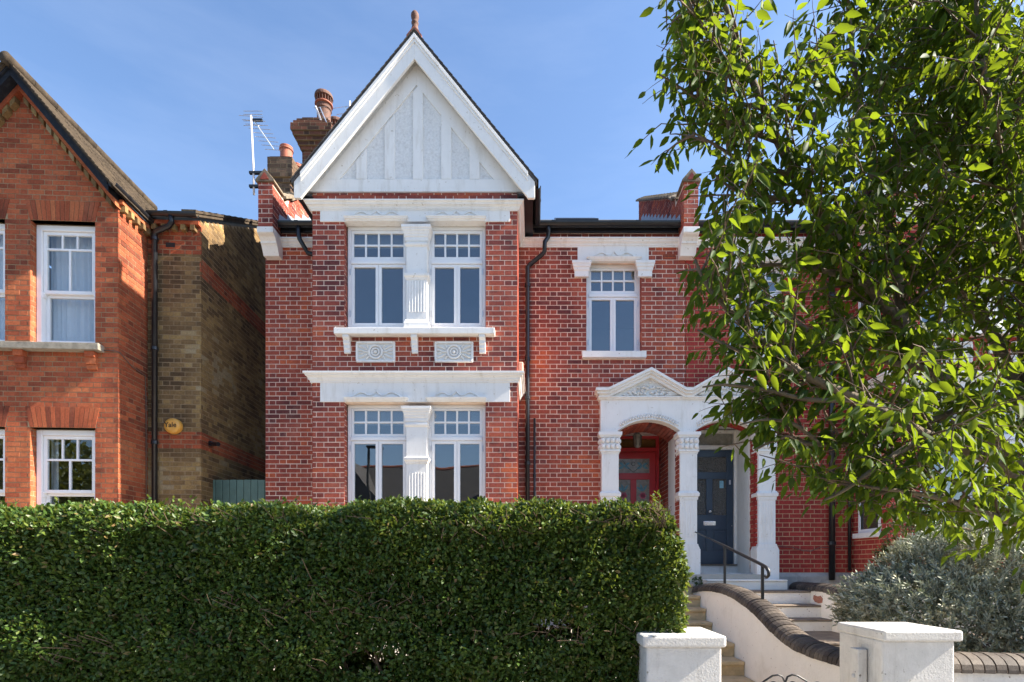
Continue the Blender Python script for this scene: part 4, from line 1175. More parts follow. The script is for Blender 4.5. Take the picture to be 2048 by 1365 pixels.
def sash_window(u0, u1, z0, z1, y, zm, ztl, net=False):
    f = MB(); t = .075
    f.box(u0, u0 + t, y, y + .12, z0, z1); f.box(u1 - t, u1, y, y + .12, z0, z1); f.box(u0 + t, u1 - t, y, y + .12, z1 - .08, z1); f.box(u0 + t, u1 - t, y - .03, y + .12, z0, z0 + .06)
    w = f.build('window', 'window_white', lh, bevel=.005)
    a, b = u0 + t + .003, u1 - t - .003; s_ = .05
    up = MB(); ya = y + .03
    up.box(a, a + s_, ya, ya + .045, zm, z1 - .083); up.box(b - s_, b, ya, ya + .045, zm, z1 - .083); up.box(a + s_, b - s_, ya, ya + .045, z1 - .13, z1 - .083); up.box(a + s_, b - s_, ya - .003, ya + .045, zm, zm + .05)
    up.box(a + s_, b - s_, ya + .006, ya + .04, ztl - .015, ztl + .015)
    m = (a + b) / 2
    up.box(m - .014, m + .014, ya + .006, ya + .04, zm + .05, ztl - .015)
    for k in (1, 2):
        u = a + s_ + (b - a - 2 * s_) * k / 3
        up.box(u - .013, u + .013, ya + .006, ya + .04, ztl + .015, z1 - .13)
    up.build('upper_sash', 'window_white', w, bevel=.003)
    lo = MB(); yb = ya + .047
    lo.box(a, a + s_, yb, yb + .045, z0 + .063, zm); lo.box(b - s_, b, yb, yb + .045, z0 + .063, zm); lo.box(a + s_, b - s_, yb, yb + .045, z0 + .063, z0 + .13); lo.box(a + s_, b - s_, yb, yb + .045, zm - .04, zm + .03)
    lo.build('lower_sash', 'window_white', w, bevel=.003)
    MB().box(a + s_, m - .014, ya + .02, ya + .026, zm + .05, ztl - .015).build('pane', 'old_glass', w)
    MB().box(m + .014, b - s_, ya + .02, ya + .026, zm + .05, ztl - .015).build('pane', 'old_glass', w)
    for k in range(3):
        c0 = a + s_ + (b - a - 2 * s_) * k / 3 + (.013 if k else 0); c1 = a + s_ + (b - a - 2 * s_) * (k + 1) / 3 - (.013 if k < 2 else 0)
        MB().box(c0, c1, ya + .02, ya + .026, ztl + .015, z1 - .13).build('pane', 'old_glass', w)
    MB().box(a + s_, b - s_, yb + .02, yb + .026, z0 + .13, zm - .04).build('pane', 'old_glass', w)
    MB().box(a - .02, a + .015, ya - .02, yb, zm - .06, zm + .02).build('sash_horn', 'window_white', w, bevel=.004)
    # curtains in soft folds
    rr = random.Random(int(abs(u0) * 100))
    spans = ((u0 + .02, u1 - .02),) if net else ((u0 + .02, u0 + .14), (u1 - .22, u1 - .02))
    for (ca, cb) in spans:
        n = max(10, int((cb - ca) / .011)); cv = []; zt_, zb_ = z1 - .02, z0 + .06; rows = 7
        ph = [rr.uniform(0, 6.28) for _ in range(4)]
        for r_ in range(rows):
            t = r_ / (rows - 1); z = zt_ + (zb_ - zt_) * t
            for i in range(n + 1):
                u = ca + (cb - ca) * i / n
                off = .018 * math.sin(u * 62 + ph[0] + t * .8) + .014 * math.sin(u * 95 + ph[1] - t) + .012 * math.sin(u * 31 + ph[2] + t * 1.5)
                cv.append((u, y + .24 + off, z))
        m_ = MB(); m_.add(cv, [(r_ * (n + 1) + i, r_ * (n + 1) + i + 1, (r_ + 1) * (n + 1) + i + 1, (r_ + 1) * (n + 1) + i) for r_ in range(rows - 1) for i in range(n)])
        m_.build('curtain', 'curtain_white', w, smooth=True)
    return w
for (a, b) in (win_u, win_l):
    sash_window(a + .01, b - .01, 4.79, 6.61, .10, 5.60, 6.27, net=True)
    sash_window(a + .01, b - .01, 1.92, 3.56, .10, 2.62, 3.12)
room = MB(); room.box(-W + .26, -.26, 2.6, 2.7, .5, 7.0); room.box(-W + .26, -.26, .3, 2.6, 4.1, 4.3); room.box(-W + .26, -.26, .3, 2.6, 6.9, 7.0); room.box(-.27, -.255, .3, 2.6, .5, 7.0)
room.build('room_partition', 'room_plaster', lh)
# sills, brackets
MB().box(-W + .14, -.20, -.13, .12, 4.685, 4.785).build('window_sill', 'cill_stone', lh, bevel=.008)
MB().box(-W + .14, -.20, -.10, .12, 1.82, 1.92).build('window_sill', 'cill_stone', lh, bevel=.008)
for u in (-.36, -1.36, -W + .36):
    q = MB()
    for i, (d, a, b) in enumerate(((.085, 4.60, 4.683), (.06, 4.50, 4.598), (.035, 4.43, 4.498))): q.box(u - .07, u + .07, -d, .01, a, b)
    q.build('brick_bracket', 'brick_orange', lh, bevel=.004)
# gable verge: dentils, dark boards, tiles
vy = -.24
for s_ in (-1, 1):
    def rk(o0, o1, y0, y1, e0=0.0, e1=W / 2 + .02):
        q = [(C0 + s_ * e0, apexz + o0 - sg * e0), (C0 + s_ * e0, apexz + o1 - sg * e0), (C0 + s_ * e1, apexz + o1 - sg * e1), (C0 + s_ * e1, apexz + o0 - sg * e1)]
        return MB().prism_y(q[::-1] if s_ < 0 else q, y0, y1)
    rk(.07, -.02, -.10, .1).build('brick_oversail', 'brick_orange', lh)
    rk(.175, .07, vy, .1).build('verge_board', 'dark_timber', lh, bevel=.004)
    rk(.21, .175, vy - .03, .1).build('verge_board', 'dark_timber', lh, bevel=.004)
    for k in range(15):
        e = .06 + k * .105
        if e > W / 2 - .02: break
        z = apexz - .03 - sg * e
        q = [(C0 + s_ * e, z), (C0 + s_ * e, z - .085), (C0 + s_ * (e + .07), z - .085 - sg * .07), (C0 + s_ * (e + .07), z - sg * .07)]
        MB().prism_y(q[::-1] if s_ < 0 else q, -.09, .004).build('dentil', 'brick_stock', lh)
    e1 = W / 2 + .10; V = []
    for (e, yb_) in ((0, SETB + 2.9), (e1, SETB - .05)):
        for o_ in (.24, .21): V += [(C0 + s_ * e, vy - .06, apexz + o_ - sg * e), (C0 + s_ * e, yb_, apexz + o_ - sg * e)]
    Fr = [(0, 4, 5, 1), (2, 3, 7, 6), (0, 2, 6, 4), (1, 5, 7, 3), (4, 6, 7, 5), (0, 1, 3, 2)]
    rf = MB().add(V, Fr if s_ < 0 else [f[::-1] for f in Fr]).build('roof', 'brown_tile', lh)
    cm = MB()
    for k in range(17):
        e0 = (W / 2 + .12) * k / 17; e1 = (W / 2 + .12) * (k + 1.08) / 17
        q = [(C0 + s_ * e0, apexz + .255 - sg * e0), (C0 + s_ * e0, apexz + .233 - sg * e0), (C0 + s_ * e1, apexz + .245 - sg * e1), (C0 + s_ * e1, apexz + .275 - sg * e1)]
        yy = .3
        while yy < SETB - .2 + 2.9 * max(0, 1 - e1 / (W / 2 + .10)):
            cm.prism_y(q[::-1] if s_ < 0 else q, yy + .004 + (.08 if k % 2 else 0), yy + .156 + (.08 if k % 2 else 0)); yy += .16
    cm.build('tile_courses', 'brown_tile', rf, kind='stuff')
    n = 30
    for k in range(n):
        e0 = (W / 2 + .12) * k / n; e1 = (W / 2 + .12) * (k + 1.2) / n
        q = [(C0 + s_ * e0, apexz + .258 - sg * e0), (C0 + s_ * e0, apexz + .238 - sg * e0), (C0 + s_ * e1, apexz + .255 - sg * e1), (C0 + s_ * e1, apexz + .278 - sg * e1)]
        MB().prism_y(q[::-1] if s_ < 0 else q, vy - .075 + R.uniform(-.006, .006), .3).build('roof_tile', 'brown_tile', rf)
for k in range(8):
    MB().tube([(C0, vy - .09 + k * .42, apexz + .25), (C0, vy - .09 + k * .42 + .43, apexz + .25)], .085, 12).build('ridge_tile', 'brown_tile', lh, smooth=True)
# side eaves: brick cogging, gutter, hopper
for k in range(5): MB().box(0.0, .085, .02 + k * .14, .09 + k * .14, 6.80, 6.885).build('dentil', 'brick_stock', lh)
MB().box(-.05, .075, -.02, SETB, 6.89, 6.95).build('brick_oversail', 'brick_orange', lh)
gutter(lh, (.09, -.26, 7.04), (.09, SETB - .02, 7.03), .062)
for k in range(5): MB().box(.1 + k * .15, .17 + k * .15, SETB - .085, SETB, 6.90, 6.985).build('dentil', 'brick_stock', lh)
MB().box(.0, U1, SETB - .08, SETB + .1, 6.99, 7.05).build('brick_oversail', 'brick_orange', lh)
gutter(lh, (.10, SETB - .16, 7.11), (U1 + .02, SETB - .16, 7.115), .06)
dx = .14
pipe(lh, 'downpipe', [(.45, SETB - .16, 7.07), (.45, SETB - .14, 6.98), (.40, SETB - .13, 6.92), (dx + .03, SETB - .08, 6.86), (dx, SETB - .06, 6.80), (dx, SETB - .06, 1.2)], .042, collars=(6.75, 5.0, 3.5))
MB().box(.28, .42, SETB - .004, SETB + .01, 6.66, 6.73).build('air_brick', 'ink_black', lh)
# main roof with verge tiles over the flank wall
MB().prism_x([(SETB - .18, 7.06), (SETB - .18, 7.12), (6.5, 7.12 + 6.0 * .54), (6.5, 7.06 + 6.0 * .54)][::-1], -W, U1 + .004).build('roof', 'brown_tile', lh)
for k in range(22):
    y0 = SETB - .2 + k * .22
    z0 = 7.11 + (y0 - SETB + .18) * .54
    q = MB(); q.prism_x([(y0, z0), (y0, z0 + .055), (y0 + .26, z0 + .26 * .54 + .03), (y0 + .26, z0 + .26 * .54 + .004)][::-1], U1 - .2, U1 + .022)
    q.build('verge_tile', 'brown_tile', lh)
pipe(lh, 'cable', [(-.2, -.012, 4.72), (-.02, -.014, 4.71), (.012, .01, 4.70), (.016, .3, 4.58), (.014, .6, 4.56), (.014, .62, 4.2), (.014, .63, 2.0)], .006, 'cable_grey')

def to_world(u, w, z):
    c, s_ = math.cos(TH), math.sin(TH)
    return (-6.16 + u * c - w * s_, 8.30 + u * s_ + w * c, z)
bx, by, bz = to_world(.42, SETB - .03, 3.77)
yb = thing('alarm_box', 'round yellow alarm box on the brown brick wall beside the downpipe', 'alarm box', (bx, by, bz))
m = MB(); prof = [(.0, -.075), (.09, -.07), (.125, -.05), (.135, -.02), (.135, .02)]
n = 28; V = []
for (r_, d) in prof[1:]:
    V += [(bx + r_ * math.cos(2 * math.pi * k / n), by + d, bz + r_ * .92 * math.sin(2 * math.pi * k / n)) for k in range(n)]
F_ = [(i * n + k, (i + 1) * n + k, (i + 1) * n + (k + 1) % n, i * n + (k + 1) % n) for i in range(len(prof) - 2) for k in range(n)] + [tuple(range(n - 1, -1, -1))[::-1]]
m.add(V, F_); m.build('cover', 'alarm_yellow', yb, smooth=False)
cu = bpy.data.curves.new('lettering', 'FONT'); cu.body = 'Yale'; cu.size = .112; cu.align_x = 'CENTER'; cu.align_y = 'CENTER'; cu.extrude = .001; cu.offset = .0012
cu.materials.append(MATS['ink_black'])
tmp = bpy.data.objects.new('lettering_curve', cu); COL.objects.link(tmp)
bpy.context.view_layer.update()
tme = bpy.data.meshes.new_from_object(tmp.evaluated_get(bpy.context.evaluated_depsgraph_get()))
bpy.data.objects.remove(tmp)
t = bpy.data.objects.new('lettering', tme); COL.objects.link(t); t.parent = yb
t.location = (-.01, -.0725, 0.005); t.rotation_euler = (math.radians(90), 0, 0)
cx_, cy_, cz_ = to_world(U1 + .02, SETB + .25, 3.55)
cc = thing('security_camera', 'small black security camera on the corner of the brown flank wall', 'camera', (cx_, cy_, cz_))
MB().box(cx_ - .05, cx_ + .03, cy_ - .03, cy_ + .03, cz_ - .03, cz_ + .05).build('mount', 'black_plastic', cc, bevel=.006)
MB().tube([(cx_ + .0, cy_ + .02, cz_ + .01), (cx_ + .18, cy_ - .09, cz_ - .02)], .035, 12).build('housing', 'black_plastic', cc, smooth=False)

# alley gate of vertical boards
gt = thing('side_gate', 'green gate of vertical boards closing the alley between the houses', 'gate', (-4.95, 9.4, .5))
g0, g1 = px(404, 9.42), -4.40
n = 10
for k in range(n):
    a = g0 + (g1 - g0) * k / n
    MB().box(a + .004, a + (g1 - g0) / n - .004, 9.40 + R.uniform(-.002, .002), 9.425, .5, pz(960, 9.4) + R.uniform(-.003, .003)).build('plank', 'gate_green', gt, bevel=.003)
for z in (.9, 1.7, 2.7): MB().box(g0, g1, 9.426, 9.47, z, z + .1).build('rail', 'gate_green', gt)

# ------------------------------------------------------------------ ground, paths, steps, walls
struct(MB().box(-400, 400, -400, 500, -.5, -.12).build('ground', 'asphalt'))
struct(MB().box(-60, 60, .6, 3.35, -.119, 0.0).build('pavement', 'pavement_grey'))
struct(MB().box(-60, 60, -11.5, -8.8, -.119, 0.0).build('pavement', 'pavement_grey'))
struct(MB().box(-60, 1.10, 3.95, 9.0, -.119, .58).build('front_garden', 'paving_pale'))
struct(MB().box(-60, .62, 3.45, 3.95, -.119, .60).build('hedge_bed', 'soil'))
struct(MB().box(2.76, 60, 3.85, 9.0, -.119, .55).build('front_garden', 'soil'))
struct(MB().box(1.10, 2.5, 3.35, 9.2, -.119, .02).build('path', 'paving_pale'))
struct(MB().box(-60, 60, 9.2, 30, -.119, .5).build('rear_ground', 'soil'))

st = thing('stone_steps', 'honey sandstone steps climbing between the hedge and the white wall', 'steps', (1.8, 7.5, 0))
def step(root, x0, x1, yf, yb, zt, mat_t, mat_r, nose=.03, th=.05):
    MB().box(x0, x1, yf, yb, 0, zt - th - .001).build('riser', mat_r, root, bevel=.004)
    MB().box(x0 - .0, x1, yf - nose, yb + .02, zt - th, zt).build('tread', mat_t, root, bevel=.014)
seq = [(8.75, 1.25), (8.38, 1.086), (8.1, .916), (7.82, .746), (6.95, .576), (6.62, .406), (6.3, .236), (5.98, .08)]
for k, (yf, zt) in enumerate(seq):
    yb_ = seq[k - 1][0] - .001 if k else 9.0
    step(st, 1.08 + .001 * k, 2.495, yf + .03, yb_ + .029, zt, 'sandstone', 'sandstone')
ws = thing('white_steps', 'white painted steps with brown treads leading up to the blue door', 'steps', (3.4, 8.0, 0))
seq = [(8.75, 1.316, 3.97), (8.42, 1.159, 4.17), (8.12, .965, 4.17), (7.82, .785, 4.17), (6.61, .622, 4.17), (6.3, .45, 4.17), (6.0, .28, 4.17)]
seq2 = [(8.75, 1.316), (8.42, 1.159), (8.12, .965), (7.82, .785), (7.5, .622)]
for k, (yf, zt, xr) in enumerate([(8.75, 1.316, 3.97), (8.42, 1.159, 4.172), (8.12, .965, 4.171), (7.82, .785, 4.17), (6.61, .622, 4.169), (6.3, .45, 4.168), (6.0, .28, 4.167)]):
    yb_ = [9.0, 8.75, 8.42, 8.12, 7.82, 6.61, 6.3][k] - .001
    step(ws, 2.735 if k else 2.70, xr, yf + .02, yb_ + .019, zt, 'masonry_white' if k == 0 else 'tread_brown', 'masonry_white', .022, .03)

def swept_wall(root, xl, xr, prof, mat='masonry_white', zfloor=0):
    """garden wall along y whose top follows prof [(y,z)], coped with half-round dark bricks, each its own piece"""
    P = [Vector((0, y, z)) for y, z in prof]
    # smooth the profile (Catmull-Rom)
    S = []
    for i in range(len(P) - 1):
        p0, p1, p2, p3 = P[max(i - 1, 0)], P[i], P[i + 1], P[min(i + 2, len(P) - 1)]
        for t in [k / 8 for k in range(8)]:
            S.append(.5 * ((2 * p1) + (-p0 + p2) * t + (2 * p0 - 5 * p1 + 4 * p2 - p3) * t * t + (-p0 + 3 * p1 - 3 * p2 + p3) * t ** 3))
    S.append(P[-1])
    pts = [(v.y, v.z - .10) for v in S]
    out = [(pts[0][0], zfloor)] + pts + [(pts[-1][0], zfloor)]
    # build as strips so the outline stays clean
    m = MB(); n = len(pts); V = []
    for (y, z) in pts: V += [(xl, y, zfloor), (xl, y, z), (xr, y, z), (xr, y, zfloor)]
    Fc = []
    for i in range(n - 1):
        a, b = i * 4, i * 4 + 4
        Fc += [(a, a + 1, b + 1, b), (a + 1, a + 2, b + 2, b + 1), (a + 2, a + 3, b + 3, b + 2)]
    Fc += [(0, 3, 2, 1), ((n - 1) * 4, (n - 1) * 4 + 1, (n - 1) * 4 + 2, (n - 1) * 4 + 3)]
    m.add(V, Fc); m.build('wall_body', mat, root)
    coping_run([Vector(((xl + xr) / 2, v.y, v.z - .10)) for v in S], (xr - xl) / 2 + .028, root)
def coping_run(S, half, root, rise=.105, pitch=.076):
    L = [0]
    for a, b in zip(S[:-1], S[1:]): L.append(L[-1] + (b - a).length)
    def at(d):
        d = max(0, min(L[-1], d))
        for i in range(len(L) - 1):
            if d <= L[i + 1]: return S[i].lerp(S[i + 1], (d - L[i]) / max(1e-9, L[i + 1] - L[i]))
        return S[-1]
    n = int(L[-1] / pitch)
    for k in range(n):
        big = k % 13 == 6
        a, b = at(k * pitch + .005), at((k + 1) * pitch - (.014 if big else .005))
        t = (b - a).normalized(); side = Vector((t.y, -t.x, 0)); side = side.normalized() if side.length > .01 else Vector((1, 0, 0))
        up = side.cross(t); up = up if up.z > 0 else -up
        jig = R.uniform(-.004, .004); m = MB(); V = []
        arc = [(half * math.cos(q), .012 + (rise - .012) * math.sin(q)) for q in [math.pi * i / 9 for i in range(10)]]
        arc = [(half, -.012)] + arc + [(-half, -.012)]
        for p in (a, b): V += [tuple(p + side * u + up * (w + jig)) for u, w in arc]
        q = len(arc)
        m.add(V, [tuple(range(q - 1, -1, -1)), tuple(range(q, 2 * q))] + [(i, (i + 1) % q, (i + 1) % q + q, i + q) for i in range(q)])
        m.build('coping_brick', 'brick_blue', root)
    m = MB(); V = []; arc = [((half - .007) * math.cos(q), (rise - .009) * math.sin(q)) for q in [math.pi * i / 8 for i in range(9)]]
    for p in S: V += [tuple(p + Vector((-(u), 0, 0)) * 1.0 + Vector((0, 0, w - .004))) if abs((S[-1] - S[0]).x) < .5 else tuple(p + Vector((0, u, w - .004))) for u, w in arc]
    q = len(arc)
    m.add(V, [(i * q + j, i * q + j + 1, (i + 1) * q + j + 1, (i + 1) * q + j) for i in range(len(S) - 1) for j in range(q - 1)])
    m.build('coping_bed', 'mortar', root)
dv = thing('dividing_wall', 'white wall sweeping down between the two flights of steps under dark coping', 'wall', (2.6, 6.5, 0))
swept_wall(dv, 2.50, 2.73, [(9.0, 1.20), (8.5, 1.255), (7.95, 1.287), (7.17, 1.265), (6.43, 1.135), (5.88, .965), (5.4, .855), (5.04, .835), (4.6, .835), (4.13, .835)])
rw = thing('retaining_wall', 'white wall with cracked render curving down past the silver bush', 'wall', (4.3, 7.5, 0))
swept_wall(rw, 4.17, 4.40, [(9.1, 1.27), (8.5, 1.27), (7.9, 1.26), (7.3, 1.17), (6.8, 1.02), (6.3, .90), (5.8, .84), (5.3, .82), (4.9, .82)])
# broken render beside the top white step
q = MB().prism_x([(8.30, 1.0), (8.20, .985), (8.10, 1.0), (8.08, 1.06), (8.14, 1.10), (8.22, 1.085), (8.34, 1.10), (8.36, 1.04)], 4.164, 4.172)
q.build('bare_patch', 'stained_render', rw)
hr = thing('handrail', 'bent iron handrail on two posts beside the steps to the blue door', 'handrail', (2.64, 7.0, 1.2))
hx = 2.64
pts = [(2.60, 9.06, 2.085), (hx, 8.4, 1.94), (hx, 7.75, 1.81), (hx, 7.0, 1.655), (hx, 6.47, 1.548), (hx + .0, 6.36, 1.52), (hx + .0, 6.30, 1.475), (hx, 6.30, 1.43), (hx, 6.35, 1.405), (hx, 6.40, 1.42)]
MB().tube(pts, [.010, .012, .018, .020, .020, .020, .020, .018, .016, .012], 10).build('rail', 'black_iron', hr, smooth=True)
for (yy, za, zb_) in ((7.75, 1.27, 1.80), (6.47, 1.13, 1.545)): MB().box(hx - .015, hx + .015, yy - .015, yy + .015, za, zb_).build('post', 'black_iron', hr, bevel=.003)

def pillar(label, x0, x1, y0, y1, zt, inset=(.03, .03), chips=False):
    p = thing('gate_pillar', label, 'pillar', ((x0 + x1) / 2, (y0 + y1) / 2, 0), 'rendered gate pillars')
    MB().box(x0 + inset[0], x1 - inset[1], y0 + .025, y1 - .025, 0, zt - .067).build('shaft', 'render_white', p, bevel=.012)
    c = MB(); nx_, ny_ = 14, 10
    c.box(x0, x1, y0, y1, zt - .07, zt)
    c.build('capstone', 'render_white', p, bevel=.014)
    return p
pillar('white rendered gate pillar with hedge leaning over its cap', px(1286, 3.33), px(1454, 3.33), 3.33, 3.83, pz(1272.5, 3.33), (.025, .022))
rp = pillar('white rendered gate pillar with chipped cap beside the silver bush', px(1768, 3.57), px(1928, 3.57), 3.57, 4.13, pz(1262, 3.57), (.004, .04))
gp = MB().box(px(1701, 3.72) - .005, px(1701, 3.72) + .08, 3.63, 3.69, 0, .93)
gp = thing('gate_stop', 'white post with a bolt fixed to the side of the chipped pillar', 'post', (2.19, 3.75, 0))
MB().box(2.165, 2.226, 3.74, 3.84, 0, .985).build('post', 'render_white', gp, bevel=.006)
MB().lathe((2.16, 3.79, .80), [(.012, -.012), (.014, 0), (.012, .012)], 10).build('bolt', 'aluminium', gp)
ig = thing('iron_gate', 'black wrought iron gate with scrolled top between the pillars', 'gate', (1.7, 3.7, 0))
gy = 3.62
def cp(p, q): return (px(p, gy), gy, pz(q, gy))
def scroll(c, r0, r1, t0, t1, n=26):
    return [(c[0] + (r0 + (r1 - r0) * i / n) * math.cos(t0 + (t1 - t0) * i / n), gy, c[2] + (r0 + (r1 - r0) * i / n) * math.sin(t0 + (t1 - t0) * i / n)) for i in range(n + 1)]
MB().tube([cp(1490, 1420), cp(1508, 1385), cp(1528, 1363), cp(1545, 1352), cp(1556, 1350), cp(1565, 1354), cp(1569, 1364), cp(1570, 1420)], .0065, 6).build('scroll_bar', 'black_iron', ig, smooth=True)
MB().tube([cp(1650, 1420), cp(1633, 1385), cp(1613, 1363), cp(1595, 1352), cp(1584, 1350), cp(1575, 1354), cp(1571, 1364), cp(1570.5, 1420)], .0065, 6).build('scroll_bar', 'black_iron', ig, smooth=True)
for c, s_ in ((cp(1546, 1372), 1), (cp(1586, 1372), -1)):
    MB().tube([(c[0] + s_ * (q[0] - c[0]), q[1], q[2]) for q in scroll(c, .028, .008, .2, 8.5)], .005, 6).build('scroll', 'black_iron', ig, smooth=True)
for c in (cp(1634, 1371),): MB().tube(scroll(c, .022, .006, .2, 8.0), .005, 6).build('scroll', 'black_iron', ig, smooth=True)
ga, gb = 1.19, 2.14
for z in (.08, .68): MB().box(ga, gb, gy - .008, gy + .008, z, z + .02).build('rail', 'black_iron', ig)
for k in range(10):
    a = ga + (gb - ga) * k / 9
    MB().tube([(a, gy, .05), (a, gy, .70)], .007, 6).build('bar', 'black_iron', ig)
# low garden wall to the right of the pillar
gw = thing('garden_wall', 'low white garden wall with dark half-round coping beside the silver bush', 'wall', (4, 3.8, 0))
gx0, gx1 = px(1928, 3.57) - .03, 7.0
m = MB(); n = 20; V = []
topz = lambda x: .92 - .035 * min(1, (x - gx0) / 1.2)
for i in range(n + 1):
    x = gx0 + (gx1 - gx0) * i / n; z = topz(x) - .06
    V += [(x, 3.68, 0), (x, 3.68, z), (x, 3.90, z), (x, 3.90, 0)]
m.add(V, [f for i in range(n) for f in ((i * 4, i * 4 + 4, i * 4 + 5, i * 4 + 1), (i * 4 + 1, i * 4 + 5, i * 4 + 6, i * 4 + 2), (i * 4 + 2, i * 4 + 6, i * 4 + 7, i * 4 + 3))])
m.build('wall_body', 'render_white', gw)
coping_run([Vector((gx0 + (4.2 - gx0) * i / 20, 3.79, topz(gx0 + (4.2 - gx0) * i / 20) - .06)) for i in range(21)], .14, gw)
# thin cable along the painted wall
ca = thing('wall_cable', 'thin loose cable drooping along the painted wall right of the porch', 'cable', (4.2, 9.1, 1.8))
q = [P(1557, 1094, 9.14), P(1585, 1095, 9.14), P(1605, 1102, 9.14), P(1622, 1103, 9.14), P(1640, 1095, 9.14), P(1660, 1096, 9.10), P(1690, 1094, 9.12), P(1712, 1092, 9.10)]
MB().tube(q, .006, 6).build('cable', 'cable_grey', ca, smooth=True)

# ------------------------------------------------------------------ plants
rngp = np.random.default_rng(11)
def leaf_template(kind):
    if kind == 'tree':
        v = [(0, 0, 0), (0, .36, -.07), (0, .70, -.075), (0, 1, -.03), (-.185, .26, .045), (-.175, .60, .035), (.185, .26, .045), (.175, .60, .035), (-.08, .84, -.01), (.08, .84, -.01)]
        f = [(0, 1, 4), (1, 2, 5, 4), (2, 3, 8, 5), (0, 6, 1), (1, 6, 7, 2), (2, 7, 9, 3)]
    elif kind == 'oval':
        v = [(0, 0, 0), (.22, .3, .05), (.20, .68, .05), (0, 1, 0), (-.20, .68, .05), (-.22, .3, .05)]
        f = [(0, 1, 2, 3), (0, 3, 4, 5)]
    else:
        v = [(0, 0, 0), (.14, .4, .03), (.12, .75, .03), (0, 1, 0), (-.12, .75, .03), (-.14, .4, .03)]
        f = [(0, 1, 2, 3), (0, 3, 4, 5)]
    return np.array(v, float), f
def frames(d, n):
    d = d / np.linalg.norm(d, axis=1, keepdims=True)
    x = np.cross(d, n); l = np.linalg.norm(x, axis=1, keepdims=True); l[l < 1e-6] = 1; x = x / l
    z = np.cross(x, d)
    return x, d, z
def bake_leaves(name, mat, parent, kind, pos, d, nrm, size, curl=0.0):
    T, Fc = leaf_template(kind)
    x, y, z = frames(d, nrm); n = len(pos); k = len(T)
    V = pos[:, None, :] + size[:, None, None] * (T[None, :, 0:1] * x[:, None, :] + T[None, :, 1:2] * y[:, None, :] + T[None, :, 2:3] * z[:, None, :])
    if curl:
        V[:, :, 2] -= (size * curl)[:, None] * (T[None, :, 1] ** 2)
    base = np.array(parent_base(parent)); V = V.reshape(-1, 3) - base
    me = bpy.data.meshes.new(name)
    lens_ = np.array([len(f) for f in Fc]); flat = np.concatenate([np.array(f) for f in Fc])
    loops = (np.arange(n)[:, None] * k + flat[None, :]).ravel()
    tot = np.tile(lens_, n); start = np.concatenate([[0], np.cumsum(tot)[:-1]])
    me.vertices.add(n * k); me.vertices.foreach_set('co', V.ravel())
    me.loops.add(len(loops)); me.loops.foreach_set('vertex_index', loops.astype(np.int32))
    me.polygons.add(len(tot)); me.polygons.foreach_set('loop_start', start.astype(np.int32)); me.polygons.foreach_set('loop_total', tot.astype(np.int32))
    me.polygons.foreach_set('use_smooth', np.ones(len(tot), bool))
    me.materials.append(MATS[mat]); me.update(calc_edges=True); me.validate()
    return link(name, me, parent, kind='stuff')
def vnoise(p, scale, seed):
    """cheap smooth value noise"""
    q = p * scale; i = np.floor(q).astype(np.int64); f = q - i; f = f * f * (3 - 2 * f)
    def h(a): 
        n_ = (a[:, 0] * 374761393 + a[:, 1] * 668265263 + a[:, 2] * 1274126177 + seed * 974634) & 0xffffffff
        n_ = ((n_ ^ (n_ >> 13)) * 1274126177) & 0xffffffff
        return ((n_ ^ (n_ >> 16)) & 0xffff) / 65535.0
    out = 0
    for dx_ in (0, 1):
        for dy_ in (0, 1):
            for dz_ in (0, 1):
                w = (f[:, 0] if dx_ else 1 - f[:, 0]) * (f[:, 1] if dy_ else 1 - f[:, 1]) * (f[:, 2] if dz_ else 1 - f[:, 2])
                out = out + w * h(i + np.array([dx_, dy_, dz_]))
    return out

# ---- hedge
hg = thing('privet_hedge', 'long clipped green hedge along the front of both gardens', 'hedge', (-2.0, 4.0, .58))
hx0, hx1, hy0, hy1, hz0, hz1 = -5.6, .915, 3.50, 4.45, .62, 1.945
def hedge_shell(n, face):
    u = rngp.random(n); v = rngp.random(n); dep = rngp.exponential(.055, n)
    if face == 'front': p = np.stack([hx0 + (hx1 - hx0) * u, np.full(n, hy0) + dep, hz0 + (hz1 - hz0) * v], 1); nr = np.array([0, -1, 0.])
    elif face == 'top': p = np.stack([hx0 + (hx1 - hx0) * u, hy0 + (hy1 - hy0) * v, np.full(n, hz1) - dep], 1); nr = np.array([0, 0, 1.])
    elif face == 'end': p = np.stack([np.full(n, hx1) - dep, hy0 + (hy1 - hy0) * u, hz0 + (hz1 - hz0) * v], 1); nr = np.array([1., 0, 0])
    else: p = np.stack([hx0 + (hx1 - hx0) * u, np.full(n, hy1) - dep, hz0 + (hz1 - hz0) * v], 1); nr = np.array([0, 1., 0])
    return p, np.tile(nr, (n, 1))
ps, ns = [], []
for face, n in (('front', 105000), ('top', 46000), ('end', 15000), ('back', 26000)):
    p, n_ = hedge_shell(n, face); ps.append(p); ns.append(n_)
p = np.stack([hx0 + (hx1 - hx0) * rngp.random(15000), hy0 + .1 + (hy1 - hy0 - .2) * rngp.random(15000), .7 + (hz1 - .7) * rngp.random(15000)], 1)
ps.append(p); ns.append(np.tile(np.array([0, -.5, .5]), (15000, 1)))
p = np.concatenate(ps); nr = np.concatenate(ns)
q = np.stack([hx0 + (hx1 - hx0) * rngp.random(42000), (hy0 + hy1) / 2 + rngp.uniform(-.3, .3, 42000), .62 + (hz1 - .12 - .62) * rngp.random(42000)], 1)
ncore = len(q); p = np.concatenate([p, q]); nr = np.concatenate([nr, np.tile(np.array([0, -.7, .3]), (ncore, 1))])
